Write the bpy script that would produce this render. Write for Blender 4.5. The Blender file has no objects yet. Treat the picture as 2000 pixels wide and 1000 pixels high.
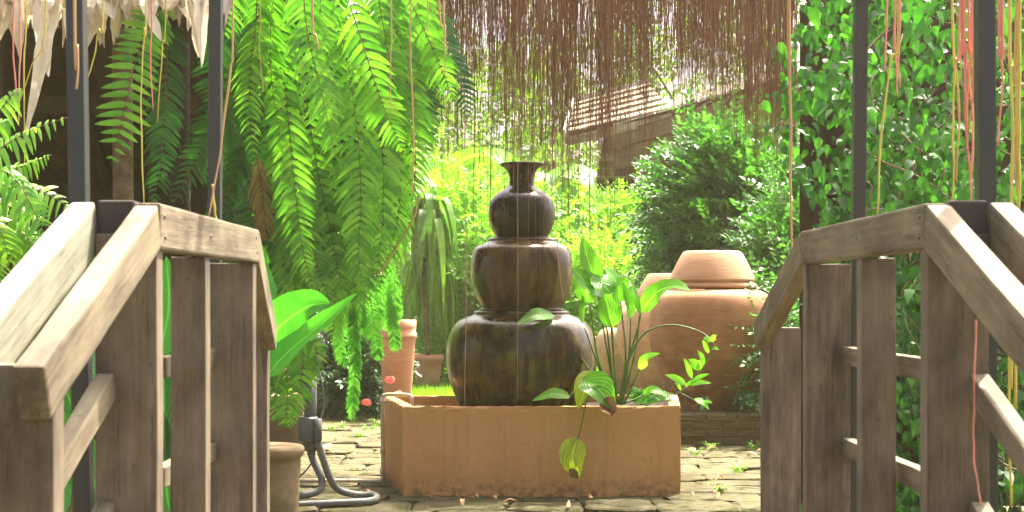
import bpy, bmesh, math, random
import numpy as np
from mathutils import Vector, Matrix

random.seed(7)
rng = np.random.default_rng(7)
R = math.radians
sc = bpy.context.scene

# ------------------------------------------------------------------ camera, sky, sun, exposure
HAZE = 0.0013
FPX, HZ, CZ = 2778.0, 580.0, 1.0
cam_d = bpy.data.cameras.new('camera')
cam = bpy.data.objects.new('camera', cam_d)
sc.collection.objects.link(cam)
cam.location = (0, 0, CZ)
cam.rotation_euler = (R(90), 0, 0)
cam_d.lens = 50; cam_d.sensor_width = 36
cam_d.shift_y = 0.04
cam_d.clip_start = 0.05; cam_d.clip_end = 2000
cam_d.dof.use_dof = True
cam_d.dof.focus_distance = 7.2
cam_d.dof.aperture_fstop = 10
sc.camera = cam

SUN_EL, SUN_AZ = 62.0, 34.0             # azimuth from +Y (behind the garden), towards +X
w = bpy.data.worlds.new('World'); sc.world = w; w.use_nodes = True
nt = w.node_tree
sky = nt.nodes.new('ShaderNodeTexSky'); sky.sky_type = 'NISHITA'; sky.sun_disc = False
sky.sun_elevation = R(SUN_EL); sky.sun_rotation = R(SUN_AZ)
sky.air_density = 0.4; sky.dust_density = 10.0; sky.ozone_density = 0.0
bg = nt.nodes['Background']; bg.inputs['Strength'].default_value = 0.15
nt.links.new(sky.outputs[0], bg.inputs['Color'])

sun_d = bpy.data.lights.new('sun', 'SUN'); sun_d.energy = 4.5; sun_d.angle = R(0.8); sun_d.color = (1, 0.91, 0.74)
sun = bpy.data.objects.new('sun', sun_d); sc.collection.objects.link(sun)
sd = Vector((math.sin(R(SUN_AZ)) * math.cos(R(SUN_EL)), math.cos(R(SUN_AZ)) * math.cos(R(SUN_EL)), math.sin(R(SUN_EL))))
sun.rotation_euler = (-sd).to_track_quat('-Z', 'Y').to_euler(); sun.location = (0, 0, 12)

vs = sc.view_settings
vs.view_transform = 'Standard'; vs.look = 'None'; vs.gamma = 1; vs.exposure = 2.5
try: vs.use_curve_mapping = False
except Exception: pass
sc.cycles.max_bounces = 8; sc.cycles.diffuse_bounces = 4; sc.cycles.transmission_bounces = 6
sc.cycles.transparent_max_bounces = 8
sc.cycles.caustics_reflective = False; sc.cycles.caustics_refractive = False

# ------------------------------------------------------------------ helpers
def P(px, py, d):
    return Vector(((px - 1000.0) * d / FPX, d, CZ + (HZ - py) * d / FPX))
def G(px, py):                      # ground point seen at a pixel
    d = CZ * FPX / (py - HZ); return Vector(((px - 1000) * d / FPX, d, 0))

ORIG = {}
def link(o): sc.collection.objects.link(o); return o
def tag(o, label=None, cat=None, group=None, kind=None):
    if label: o['label'] = label
    if cat: o['category'] = cat
    if group: o['group'] = group
    if kind: o['kind'] = kind
    return o
def thing(name, loc, label, cat, group=None):
    o = link(bpy.data.objects.new(name, None)); o.location = loc; o.empty_display_size = 0.1
    ORIG[o] = Vector(loc); tag(o, label, cat, group); return o

def raw_mesh(name, V, F):
    me = bpy.data.meshes.new(name)
    if isinstance(V, np.ndarray) and isinstance(F, np.ndarray):
        n, k = F.shape
        me.vertices.add(len(V)); me.vertices.foreach_set('co', V.astype(np.float32).ravel())
        me.loops.add(n * k); me.loops.foreach_set('vertex_index', F.astype(np.int32).ravel())
        me.polygons.add(n)
        me.polygons.foreach_set('loop_start', np.arange(0, n * k, k, dtype=np.int32))
        me.update(calc_edges=True); me.validate()
    else:
        me.from_pydata([tuple(v) for v in V], [], [tuple(f) for f in F]); me.update()
    return me

def obj(name, V, F, mat, parent=None, origin=None, smooth=True):
    if parent is not None: og = ORIG[parent]
    else: og = Vector(origin) if origin is not None else Vector((0, 0, 0))
    A = np.asarray([tuple(v) for v in V], dtype=np.float64) if not isinstance(V, np.ndarray) else V
    A = A - np.array(og)
    me = raw_mesh(name, A, F)
    me.materials.append(mat)
    if smooth: me.polygons.foreach_set('use_smooth', np.ones(len(me.polygons), dtype=bool))
    o = link(bpy.data.objects.new(name, me))
    if parent is not None: o.parent = parent
    else: o.location = og
    ORIG[o] = og
    return o

class MB:
    def __init__(s): s.v = []; s.f = []
    def add(s, V, F):
        n = len(s.v); s.v.extend(tuple(v) for v in V); s.f.extend(tuple(i + n for i in f) for f in F); return s
    def build(s, name, mat, parent=None, origin=None, smooth=True): return obj(name, s.v, s.f, mat, parent, origin, smooth)

def catmull(pts, n):
    pts = [Vector(p) for p in pts]
    if len(pts) == 2: return [pts[0].lerp(pts[1], i / (n - 1)) for i in range(n)]
    q = [pts[0] * 2 - pts[1]] + pts + [pts[-1] * 2 - pts[-2]]
    out = []
    m = len(pts) - 1
    for i in range(n):
        t = i / (n - 1) * m; k = min(int(t), m - 1); u = t - k
        a, b, c, d = q[k:k + 4]
        out.append(0.5 * ((2 * b) + (c - a) * u + (2 * a - 5 * b + 4 * c - d) * u * u + (3 * b - a - 3 * c + d) * u ** 3))
    return out

def tube(path, r, n=6, cap=True):
    V = []; F = []
    m = len(path)
    up = Vector((0.31, 0.87, 0.2)).normalized()
    for i, p in enumerate(path):
        t = (path[min(i + 1, m - 1)] - path[max(i - 1, 0)])
        t = t.normalized() if t.length > 1e-9 else Vector((0, 0, 1))
        a = t.cross(up)
        if a.length < 1e-3: a = t.cross(Vector((1, 0, 0)))
        a.normalize(); b = t.cross(a); up = a.cross(t)
        rr = r(i / (m - 1)) if callable(r) else r
        for k in range(n):
            an = 2 * math.pi * k / n
            V.append(p + a * (rr * math.cos(an)) + b * (rr * math.sin(an)))
    for i in range(m - 1):
        for k in range(n):
            F.append((i * n + k, i * n + (k + 1) % n, (i + 1) * n + (k + 1) % n, (i + 1) * n + k))
    if cap: F.append(tuple(range(n))[::-1]); F.append(tuple((m - 1) * n + k for k in range(n)))
    return V, F

def lathe(c, prof, n=48, jit=0.0, seed=0):
    """c axis (x,y); prof list of (r,z) bottom to top"""
    rr = random.Random(seed); ph = [rr.uniform(0, 6.28) for _ in range(6)]
    V = []; F = []
    for (r, z) in prof:
        for k in range(n):
            a = 2 * math.pi * k / n
            q = r * (1 + jit * (math.sin(2 * a + ph[0] + z * 3) + .6 * math.sin(3 * a + ph[1] - z * 5) + .4 * math.sin(5 * a + ph[2] + z * 9)))
            V.append((c[0] + q * math.cos(a), c[1] + q * math.sin(a), z))
    for i in range(len(prof) - 1):
        for k in range(n):
            F.append((i * n + k, i * n + (k + 1) % n, (i + 1) * n + (k + 1) % n, (i + 1) * n + k))
    if prof[0][0] > 1e-6: F.append(tuple(range(n))[::-1])
    if prof[-1][0] > 1e-6: F.append(tuple((len(prof) - 1) * n + k for k in range(n)))
    return V, F

def smooth_prof(pts, n):
    q = catmull([Vector((a, b, 0)) for a, b in pts], n); return [(max(p.x, 0), p.y) for p in q]

def box(c, s, m=None):
    x, y, z = s[0] / 2, s[1] / 2, s[2] / 2
    V = [Vector(v) for v in ((-x, -y, -z), (x, -y, -z), (x, y, -z), (-x, y, -z), (-x, -y, z), (x, -y, z), (x, y, z), (-x, y, z))]
    if m is not None: V = [m @ v for v in V]
    V = [v + Vector(c) for v in V]
    return V, [(0, 3, 2, 1), (4, 5, 6, 7), (0, 1, 5, 4), (1, 2, 6, 5), (2, 3, 7, 6), (3, 0, 4, 7)]

PLANK_RND = random.Random(3)
def plank(name, p0, p1, width, thick, side, mat, parent, bev=0.004, wob=0.0006, nseg=5):
    """Board from p0 to p1 (centre line). 'side' = direction of its width. Local X runs along the grain."""
    p0 = Vector(p0); p1 = Vector(p1)
    x = (p1 - p0); L = x.length; x.normalize()
    z = x.cross(Vector(side)).normalized(); y = z.cross(x)
    bm = bmesh.new()
    rows = []
    for i in range(nseg + 1):
        u = i / nseg * L
        jw = PLANK_RND.uniform(-wob, wob); jt = PLANK_RND.uniform(-wob, wob); sh = PLANK_RND.uniform(-wob, wob)
        rows.append([bm.verts.new((u, a * (width / 2 + jw) + sh, b * (thick / 2 + jt))) for a, b in ((-1, -1), (1, -1), (1, 1), (-1, 1))])
    for i in range(nseg):
        for k in range(4):
            bm.faces.new((rows[i][k], rows[i][(k + 1) % 4], rows[i + 1][(k + 1) % 4], rows[i + 1][k]))
    bm.faces.new(rows[0][::-1]); bm.faces.new(rows[-1])
    bmesh.ops.recalc_face_normals(bm, faces=bm.faces)
    ed = [e for e in bm.edges if e.calc_face_angle(0) > 0.6]
    bmesh.ops.bevel(bm, geom=ed, offset=bev, segments=2, affect='EDGES', profile=0.6)
    me = bpy.data.meshes.new(name); bm.to_mesh(me); bm.free(); me.materials.append(mat)
    for p in me.polygons: p.use_smooth = False
    o = link(bpy.data.objects.new(name, me))
    M = Matrix((x, y, z)).transposed().to_4x4(); M.translation = p0
    if parent is not None:
        o.parent = parent; M.translation = p0 - ORIG[parent]
    o.matrix_local = M
    ORIG[o] = p0
    return o

# ---- leaf shapes
def W_ovate(s): return math.sin(math.pi * min(1, s) ** 0.72) ** 0.85 if 0 < s < 1 else 0.0
def W_heart(s): return max(0.0, (1 - s) ** 0.75 * (0.55 + 0.45 * min(1, s * 9)) * 1.35 * (min(1, s * 12 + 0.25))) if s < 1 else 0
def W_acum(s): return max(0.0, math.sin(math.pi * s ** 0.6)) * (1 - .25 * s) if 0 < s < 1 else 0.0
def W_strap(s): return (min(1, s * 6 + 0.25)) * (1 - max(0, s - 0.55) / 0.45) ** 0.7 if s < 1 else 0
def W_lance(s): return (0.25 + 0.75 * math.sin(math.pi * s ** 0.8)) * (1 - s ** 6) if s < 1 else 0
def ribbon(path, width, nrm, shape=W_ovate, n=12, fold=0.25, wave=0.0, rnd=None, cols=2, fold_n=None):
    """A leaf blade: surface strip along path, folded along its midrib."""
    pts = catmull(path, n + 1)
    N0 = Vector(nrm).normalized(); V = []; F = []
    m = len(pts); ph = (rnd or random).uniform(0, 6.28); fr = (rnd or random).uniform(9, 15)
    xs = [-1 + 2 * k / (2 * cols) for k in range(2 * cols + 1)]
    for i, p in enumerate(pts):
        t = (pts[min(i + 1, m - 1)] - pts[max(i - 1, 0)]).normalized()
        sd_ = t.cross(N0)
        if sd_.length < 1e-4: sd_ = t.cross(Vector((0.3, 1, 0.2)))
        sd_.normalize(); nn = sd_.cross(t).normalized()
        s = i / (m - 1); ww = width / 2 * max(shape(s), 0.004)
        for x in xs:
            h = fold * abs(x) * ww + wave * width * abs(x) * math.sin(fr * s + ph + (1.7 if x > 0 else 0)) * math.sin(math.pi * s)
            V.append(p + sd_ * (x * ww) + nn * h)
    c = len(xs)
    for i in range(m - 1):
        for k in range(c - 1):
            F.append((i * c + k, i * c + k + 1, (i + 1) * c + k + 1, (i + 1) * c + k))
    return V, F

def scatter(tv, tf, mats, offs):
    """numpy copies of one template: mats (N,3,3), offs (N,3)."""
    tv = np.asarray(tv, float); tf = np.asarray(tf, int)
    N = len(offs)
    V = np.einsum('nij,kj->nki', mats, tv) + offs[:, None, :]
    F = tf[None, :, :] + (np.arange(N) * len(tv))[:, None, None]
    return V.reshape(-1, 3), F.reshape(-1, tf.shape[1])
def join(parts):
    V = []; F = []; n = 0
    for v, f in parts: V.append(v); F.append(f + n); n += len(v)
    return np.concatenate(V), np.concatenate(F)
def frames(T, N):
    """rows -> matrices whose local x = side, y = T (leaf length), z = N"""
    T = T / np.linalg.norm(T, axis=1, keepdims=True)
    S = np.cross(T, N); S /= np.linalg.norm(S, axis=1, keepdims=True) + 1e-9
    Z = np.cross(S, T)
    return np.stack([S, T, Z], axis=2)

def tmpl_leaf(L, Wd, shape, n=4, fold=0.3, curl=0.15):
    path = [Vector((0, L * i / 4, -curl * L * (i / 4) ** 2)) for i in range(5)]
    V, F = ribbon(path, Wd, (0, 0, 1), shape, n, fold, cols=1)
    return [tuple(v) for v in V], F

# ------------------------------------------------------------------ materials
def nodes(name):
    m = bpy.data.materials.new(name); m.use_nodes = True
    t = m.node_tree; b = t.nodes['Principled BSDF']; return m, t, b
def N_(t, kind, **kw):
    n = t.nodes.new(kind)
    for k, v in kw.items():
        if k in n.inputs: n.inputs[k].default_value = v
        else: setattr(n, k, v)
    return n
def ramp(t, fac, stops, interp='LINEAR'):
    r = t.nodes.new('ShaderNodeValToRGB'); r.color_ramp.interpolation = interp
    el = r.color_ramp.elements
    while len(el) < len(stops): el.new(0.5)
    for e, (p, c) in zip(el, stops): e.position = p; e.color = (*c, 1) if len(c) == 3 else c
    t.links.new(fac, r.inputs['Fac']); return r
def mixc(t, fac, a, b, mode='MIX'):
    m = t.nodes.new('ShaderNodeMix'); m.data_type = 'RGBA'; m.blend_type = mode
    for sock, val in ((m.inputs['Factor'], fac), (m.inputs['A'], a), (m.inputs['B'], b)):
        pass
    ins = [s for s in m.inputs if s.enabled]
    def put(s, v):
        if hasattr(v, 'is_output'): t.links.new(v, s)
        elif isinstance(v, (int, float)): s.default_value = v
        else: s.default_value = (*v, 1)
    fs = m.inputs[0]; A = m.inputs[6]; B = m.inputs[7]
    put(fs, fac); put(A, a); put(B, b)
    return m.outputs[2]
def texco(t, scale=(1, 1, 1), kind='Object'):
    tc = t.nodes.new('ShaderNodeTexCoord'); mp = t.nodes.new('ShaderNodeMapping')
    t.links.new(tc.outputs[kind], mp.inputs['Vector']); mp.inputs['Scale'].default_value = scale
    return mp.outputs['Vector']
def noise(t, vec, scale, detail=4, rough=0.6):
    n = t.nodes.new('ShaderNodeTexNoise'); t.links.new(vec, n.inputs['Vector'])
    n.inputs['Scale'].default_value = scale; n.inputs['Detail'].default_value = detail; n.inputs['Roughness'].default_value = rough
    return n.outputs['Fac']
def bump(t, b, h, strength, dist=0.01):
    n = t.nodes.new('ShaderNodeBump'); n.inputs['Strength'].default_value = strength; n.inputs['Distance'].default_value = dist
    t.links.new(h, n.inputs['Height']); t.links.new(n.outputs['Normal'], b.inputs['Normal'])
    return n

def leaf_mat(name, c0, c1, c2, trans=0.45, tcol=None, rough=0.42, tscale=1.7, veins=0):
    m, t, b = nodes(name)
    g = t.nodes.new('ShaderNodeNewGeometry'); oi = t.nodes.new('ShaderNodeObjectInfo')
    ad = N_(t, 'ShaderNodeMath', operation='ADD'); t.links.new(g.outputs['Random Per Island'], ad.inputs[0]); t.links.new(oi.outputs['Random'], ad.inputs[1])
    fr = N_(t, 'ShaderNodeMath', operation='FRACT'); t.links.new(ad.outputs[0], fr.inputs[0])
    r = ramp(t, fr.outputs[0], [(0, c0), (0.55, c1), (1, c2)])
    v = texco(t, kind='Object')
    nz = noise(t, v, 14, 3)
    col = mixc(t, 0.35, r.outputs[0], ramp(t, nz, [(0.3, tuple(x * 0.6 for x in c0)), (0.7, c2)]).outputs[0])
    vh = None
    if veins:        # side veins running out from a pale midrib, from the blade's own coordinates
        at = t.nodes.new('ShaderNodeAttribute'); at.attribute_name = 'blade'; sx = t.nodes.new('ShaderNodeSeparateXYZ'); t.links.new(at.outputs['Vector'], sx.inputs[0])
        ab = N_(t, 'ShaderNodeMath', operation='ABSOLUTE'); t.links.new(sx.outputs['X'], ab.inputs[0])
        m1 = N_(t, 'ShaderNodeMath', operation='MULTIPLY'); t.links.new(ab.outputs[0], m1.inputs[0]); m1.inputs[1].default_value = -0.55
        a1 = N_(t, 'ShaderNodeMath', operation='ADD'); t.links.new(m1.outputs[0], a1.inputs[0]); t.links.new(sx.outputs['Y'], a1.inputs[1])
        m2 = N_(t, 'ShaderNodeMath', operation='MULTIPLY'); t.links.new(a1.outputs[0], m2.inputs[0]); m2.inputs[1].default_value = 6.283 * veins
        sn = N_(t, 'ShaderNodeMath', operation='SINE'); t.links.new(m2.outputs[0], sn.inputs[0])
        ma = N_(t, 'ShaderNodeMath', operation='MULTIPLY_ADD'); t.links.new(sn.outputs[0], ma.inputs[0]); ma.inputs[1].default_value = .5; ma.inputs[2].default_value = .5
        vh = ma.outputs[0]
        col = mixc(t, ramp(t, vh, [(0.75, (0, 0, 0)), (0.98, (.35, .35, .35))]).outputs[0], col, tuple(min(1, x * 1.9) for x in c2))
        col = mixc(t, ramp(t, ab.outputs[0], [(0.03, (.7, .7, .7)), (0.09, (0, 0, 0))]).outputs[0], col, tuple(min(1, x * 1.8 + .02) for x in c2))
        bn = noise(t, v, 5, 5, .7)      # yellowing blotches
        col = mixc(t, ramp(t, bn, [(0.58, (0, 0, 0)), (0.78, (.5, .5, .5))]).outputs[0], col, (c2[0] * 2.2, c2[1] * 1.15, c2[2]))
    t.links.new(col, b.inputs['Base Color'])
    b.inputs['Roughness'].default_value = rough
    b.inputs['Specular IOR Level'].default_value = 0.4
    bump(t, b, vh if vh is not None else noise(t, v, 60, 2), 0.3, 0.004)
    tr = t.nodes.new('ShaderNodeBsdfTranslucent')
    k = tcol or (1.25, 1.5, 0.6)
    mul = mixc(t, 1.0, col, tuple(x * tscale for x in k), 'MULTIPLY')
    t.links.new(mul, tr.inputs['Color'])
    mx = t.nodes.new('ShaderNodeMixShader'); mx.inputs[0].default_value = trans
    t.links.new(b.outputs[0], mx.inputs[1]); t.links.new(tr.outputs[0], mx.inputs[2])
    t.links.new(mx.outputs[0], t.nodes['Material Output'].inputs['Surface'])
    return m

def wood_mat(name, dark, mid, light, streak=1.0, stain=(0.05, 0.04, 0.035), moss=None, rough=0.8):
    m, t, b = nodes(name)
    oi = t.nodes.new('ShaderNodeObjectInfo')
    tc = t.nodes.new('ShaderNodeTexCoord')
    addv = N_(t, 'ShaderNodeVectorMath', operation='ADD')
    mulv = N_(t, 'ShaderNodeVectorMath', operation='SCALE'); mulv.inputs['Scale'].default_value = 7.0
    cmb = t.nodes.new('ShaderNodeCombineXYZ')
    for i in range(3): t.links.new(oi.outputs['Random'], cmb.inputs[i])
    t.links.new(cmb.outputs[0], mulv.inputs[0]); t.links.new(tc.outputs['Object'], addv.inputs[0]); t.links.new(mulv.outputs[0], addv.inputs[1])
    mp = t.nodes.new('ShaderNodeMapping'); mp.inputs['Scale'].default_value = (2.2, 38, 38); t.links.new(addv.outputs[0], mp.inputs['Vector'])
    g1 = noise(t, mp.outputs[0], 1.6, 8, 0.65)
    mp2 = t.nodes.new('ShaderNodeMapping'); mp2.inputs['Scale'].default_value = (4, 11, 11); t.links.new(addv.outputs[0], mp2.inputs['Vector'])
    bl = noise(t, mp2.outputs[0], 1.1, 5, 0.6)
    base = ramp(t, g1, [(0.28, dark), (0.5, mid), (0.75, light)]).outputs[0]
    c2 = mixc(t, ramp(t, bl, [(0.35, (0, 0, 0)), (0.66, (0.75, 0.75, 0.75))]).outputs[0], base, stain)
    mp3 = t.nodes.new('ShaderNodeMapping'); mp3.inputs['Scale'].default_value = (3, 5, 5); mp3.inputs['Location'].default_value = (4, 2, 9); t.links.new(addv.outputs[0], mp3.inputs['Vector'])
    bl2 = noise(t, mp3.outputs[0], 1.4, 6, 0.62)
    c3 = mixc(t, ramp(t, bl2, [(0.42, (0, 0, 0)), (0.75, (0.8, 0.8, 0.8))]).outputs[0], c2, moss or light)
    # small dark nail stains and specks
    vo = t.nodes.new('ShaderNodeTexVoronoi'); vo.inputs['Scale'].default_value = 22; t.links.new(addv.outputs[0], vo.inputs['Vector'])
    sp = ramp(t, vo.outputs['Distance'], [(0.03, (0.55, 0.55, 0.55)), (0.12, (0, 0, 0))]).outputs[0]
    c4 = mixc(t, sp, c3, tuple(x * 0.5 for x in dark))
    mp4 = t.nodes.new('ShaderNodeMapping'); mp4.inputs['Scale'].default_value = (1.1, 60, 60); mp4.inputs['Location'].default_value = (1, 5, 3); t.links.new(addv.outputs[0], mp4.inputs['Vector'])
    ck = noise(t, mp4.outputs[0], 1.0, 3, .5)       # drying cracks along the grain
    crk = ramp(t, ck, [(0.485, (0, 0, 0)), (0.5, (1, 1, 1)), (0.515, (0, 0, 0))]).outputs[0]
    gate = ramp(t, bl, [(0.45, (0, 0, 0)), (0.55, (.8, .8, .8))]).outputs[0]
    c4 = mixc(t, mixc(t, 1.0, crk, gate, 'MULTIPLY'), c4, tuple(x * .35 for x in dark))
    t.links.new(c4, b.inputs['Base Color'])
    b.inputs['Roughness'].default_value = rough; b.inputs['Specular IOR Level'].default_value = 0.25
    bump(t, b, g1, 0.5, 0.004)
    return m

def simple(name, col, rough=0.6, metal=0.0, var=0.25, scale=12, bmp=0.15, spec=0.4):
    m, t, b = nodes(name)
    v = texco(t); nz = noise(t, v, scale, 5)
    t.links.new(ramp(t, nz, [(0.3, tuple(c * (1 - var) for c in col)), (0.7, tuple(min(1, c * (1 + var)) for c in col))]).outputs[0], b.inputs['Base Color'])
    b.inputs['Roughness'].default_value = rough; b.inputs['Metallic'].default_value = metal; b.inputs['Specular IOR Level'].default_value = spec
    if bmp: bump(t, b, noise(t, v, scale * 6, 4), bmp, 0.003)
    return m

def island_mat(name, stops, rough=0.7, trans=0.0):
    m, t, b = nodes(name)
    g = t.nodes.new('ShaderNodeNewGeometry'); oi = t.nodes.new('ShaderNodeObjectInfo')
    ad = N_(t, 'ShaderNodeMath', operation='ADD'); t.links.new(g.outputs['Random Per Island'], ad.inputs[0]); t.links.new(oi.outputs['Random'], ad.inputs[1])
    fr = N_(t, 'ShaderNodeMath', operation='FRACT'); t.links.new(ad.outputs[0], fr.inputs[0])
    r = ramp(t, fr.outputs[0], stops)
    v = texco(t); nz = noise(t, v, 25, 4)
    c = mixc(t, 0.3, r.outputs[0], ramp(t, nz, [(0.3, stops[0][1]), (0.7, stops[-1][1])]).outputs[0])
    t.links.new(c, b.inputs['Base Color']); b.inputs['Roughness'].default_value = rough; b.inputs['Specular IOR Level'].default_value = 0.25
    bump(t, b, noise(t, v, 90, 3), 0.2, 0.003)
    if trans > 0:
        tr = t.nodes.new('ShaderNodeBsdfTranslucent'); t.links.new(c, tr.inputs['Color'])
        mx = t.nodes.new('ShaderNodeMixShader'); mx.inputs[0].default_value = trans
        t.links.new(b.outputs[0], mx.inputs[1]); t.links.new(tr.outputs[0], mx.inputs[2])
        t.links.new(mx.outputs[0], t.nodes['Material Output'].inputs['Surface'])
    return m

M = {}
M['wood'] = wood_mat('weathered_wood', (0.055, 0.042, 0.03), (0.115, 0.09, 0.064), (0.19, 0.155, 0.115), stain=(0.036, 0.028, 0.021), moss=(0.2, 0.165, 0.115))
M['rail'] = wood_mat('rail_wood', (0.065, 0.05, 0.032), (0.135, 0.108, 0.07), (0.235, 0.2, 0.135), stain=(0.04, 0.031, 0.02), moss=(0.19, 0.172, 0.105))
M['rail_lit'] = wood_mat('lit_rail_wood', (0.15, 0.145, 0.11), (0.24, 0.24, 0.19), (0.34, 0.345, 0.28), stain=(0.10, 0.095, 0.06), moss=(0.27, 0.29, 0.22))  # paler rail copy: light on the left outer rail put into its colour
M['dark_wood'] = wood_mat('dark_wood', (0.02, 0.016, 0.014), (0.04, 0.031, 0.027), (0.07, 0.055, 0.048), moss=(0.05, 0.045, 0.04))
M['fence_wood'] = wood_mat('fence_wood', (0.025, 0.014, 0.009), (0.055, 0.03, 0.019), (0.09, 0.052, 0.034))
M['house_wood'] = wood_mat('house_wood', (0.10, 0.065, 0.035), (0.17, 0.11, 0.06), (0.26, 0.18, 0.10))
M['steel'] = simple('painted_steel', (0.018, 0.021, 0.022), 0.42, 0.0, 0.2, 9, 0.1, 0.5)
M['plastic'] = simple('grey_plastic', (0.11, 0.115, 0.11), 0.45, 0.0, 0.15, 20, 0.05)
M['pvc'] = simple('pvc_pipe', (0.55, 0.47, 0.33), 0.45, 0, 0.2, 18, 0.05)
M['thatch_pale'] = island_mat('dry_palm_leaf', [(0, (0.26, 0.2, 0.13)), (0.22, (0.54, 0.47, 0.36)), (0.7, (0.72, 0.66, 0.55)), (1, (0.8, 0.75, 0.65))], 0.7, 0.25)
M['thatch'] = island_mat('old_thatch', [(0, (0.025, 0.02, 0.017)), (0.5, (0.05, 0.042, 0.036)), (1, (0.09, 0.075, 0.062))], 0.9)
M['root'] = island_mat('aerial_root_brown', [(0, (0.055, 0.032, 0.018)), (0.35, (0.14, 0.085, 0.045)), (0.7, (0.26, 0.16, 0.085)), (0.9, (0.42, 0.27, 0.13)), (1, (0.46, 0.2, 0.16))], 0.7, 0.2)
M['root_pink'] = island_mat('aerial_root_pink', [(0, (0.5, 0.13, 0.12)), (1, (0.62, 0.28, 0.2))], 0.6)
M['root_yellow'] = island_mat('aerial_root_yellow', [(0, (0.42, 0.36, 0.06)), (1, (0.5, 0.45, 0.12))], 0.6)
M['root_tan'] = island_mat('aerial_root_tan', [(0, (0.4, 0.24, 0.12)), (1, (0.46, 0.3, 0.16))], 0.6)
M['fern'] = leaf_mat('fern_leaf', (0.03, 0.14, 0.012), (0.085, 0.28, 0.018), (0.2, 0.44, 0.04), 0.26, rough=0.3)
M['fern_shaded'] = leaf_mat('fern_leaf_shaded', (0.010, 0.06, 0.014), (0.018, 0.09, 0.016), (0.035, 0.13, 0.022), 0.2)  # darker fern copy, shade baked into the leaf colour
M['fern_fine'] = leaf_mat('fine_fern_leaf', (0.05, 0.19, 0.03), (0.08, 0.26, 0.04), (0.13, 0.34, 0.06), 0.4)
M['fern_dead'] = leaf_mat('dry_fern_leaf', (0.16, 0.09, 0.03), (0.24, 0.15, 0.05), (0.3, 0.24, 0.07), 0.3, tcol=(1.2, 1, .6))
M['rachis'] = simple('fern_rachis', (0.10, 0.07, 0.025), 0.6, 0, 0.3, 20, 0)
M['ivy'] = leaf_mat('ivy_leaf', (0.006, 0.042, 0.008), (0.018, 0.11, 0.014), (0.075, 0.24, 0.03), 0.24, rough=0.42)
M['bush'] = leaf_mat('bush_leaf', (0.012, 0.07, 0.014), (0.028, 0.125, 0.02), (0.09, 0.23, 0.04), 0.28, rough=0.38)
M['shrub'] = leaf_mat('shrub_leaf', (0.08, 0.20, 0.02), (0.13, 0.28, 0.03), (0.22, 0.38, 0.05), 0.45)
M['banana'] = leaf_mat('banana_leaf', (0.09, 0.24, 0.02), (0.13, 0.31, 0.025), (0.2, 0.4, 0.04), 0.5, veins=22)
M['tree'] = leaf_mat('tree_leaf', (0.06, 0.14, 0.015), (0.10, 0.19, 0.02), (0.16, 0.27, 0.03), 0.45)
M['sword'] = leaf_mat('sword_plant_leaf', (0.06, 0.2, 0.015), (0.09, 0.27, 0.02), (0.13, 0.33, 0.03), 0.42, rough=0.4, veins=7)
M['sword_yellow'] = leaf_mat('yellowing_leaf', (0.16, 0.25, 0.015), (0.22, 0.31, 0.02), (0.3, 0.36, 0.03), 0.4, rough=0.45, veins=7)
M['nest'] = leaf_mat('nest_fern_leaf', (0.035, 0.18, 0.015), (0.045, 0.22, 0.018), (0.06, 0.26, 0.02), 0.4, rough=0.38, veins=26)
M['ixora'] = leaf_mat('ixora_leaf', (0.012, 0.05, 0.014), (0.02, 0.075, 0.02), (0.035, 0.11, 0.03), 0.2, rough=0.35)
M['strap'] = leaf_mat('strap_leaf', (0.025, 0.08, 0.014), (0.07, 0.18, 0.02), (0.2, 0.36, 0.04), 0.35)
M['strap_dark'] = leaf_mat('broad_dark_leaf', (0.008, 0.05, 0.010), (0.014, 0.08, 0.014), (0.025, 0.12, 0.018), 0.15, rough=.4, veins=12)
M['grass'] = leaf_mat('grass_blade', (0.07, 0.17, 0.015), (0.12, 0.25, 0.02), (0.2, 0.33, 0.04), 0.4)
M['dead'] = island_mat('dead_leaf', [(0, (0.14, 0.07, 0.03)), (0.5, (0.3, 0.17, 0.07)), (1, (0.45, 0.3, 0.15))], 0.8, 0.2)
M['dead_dark'] = island_mat('withered_leaf', [(0, (0.10, 0.05, 0.02)), (0.5, (0.2, 0.11, 0.045)), (1, (0.3, 0.2, 0.08))], 0.85, 0.1)
M['flower'] = island_mat('ixora_petal', [(0, (0.62, 0.08, 0.07)), (0.5, (0.75, 0.16, 0.13)), (1, (0.85, 0.3, 0.24))], 0.6, 0.2)
M['stem'] = simple('green_stem', (0.07, 0.16, 0.02), 0.5, 0, 0.3, 15, 0)
M['bark'] = simple('bark', (0.16, 0.12, 0.085), 0.9, 0, 0.45, 14, 0.8, 0.2)
M['soil'] = simple('soil', (0.035, 0.026, 0.018), 0.95, 0, 0.5, 30, 0.8, 0.1)

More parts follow.
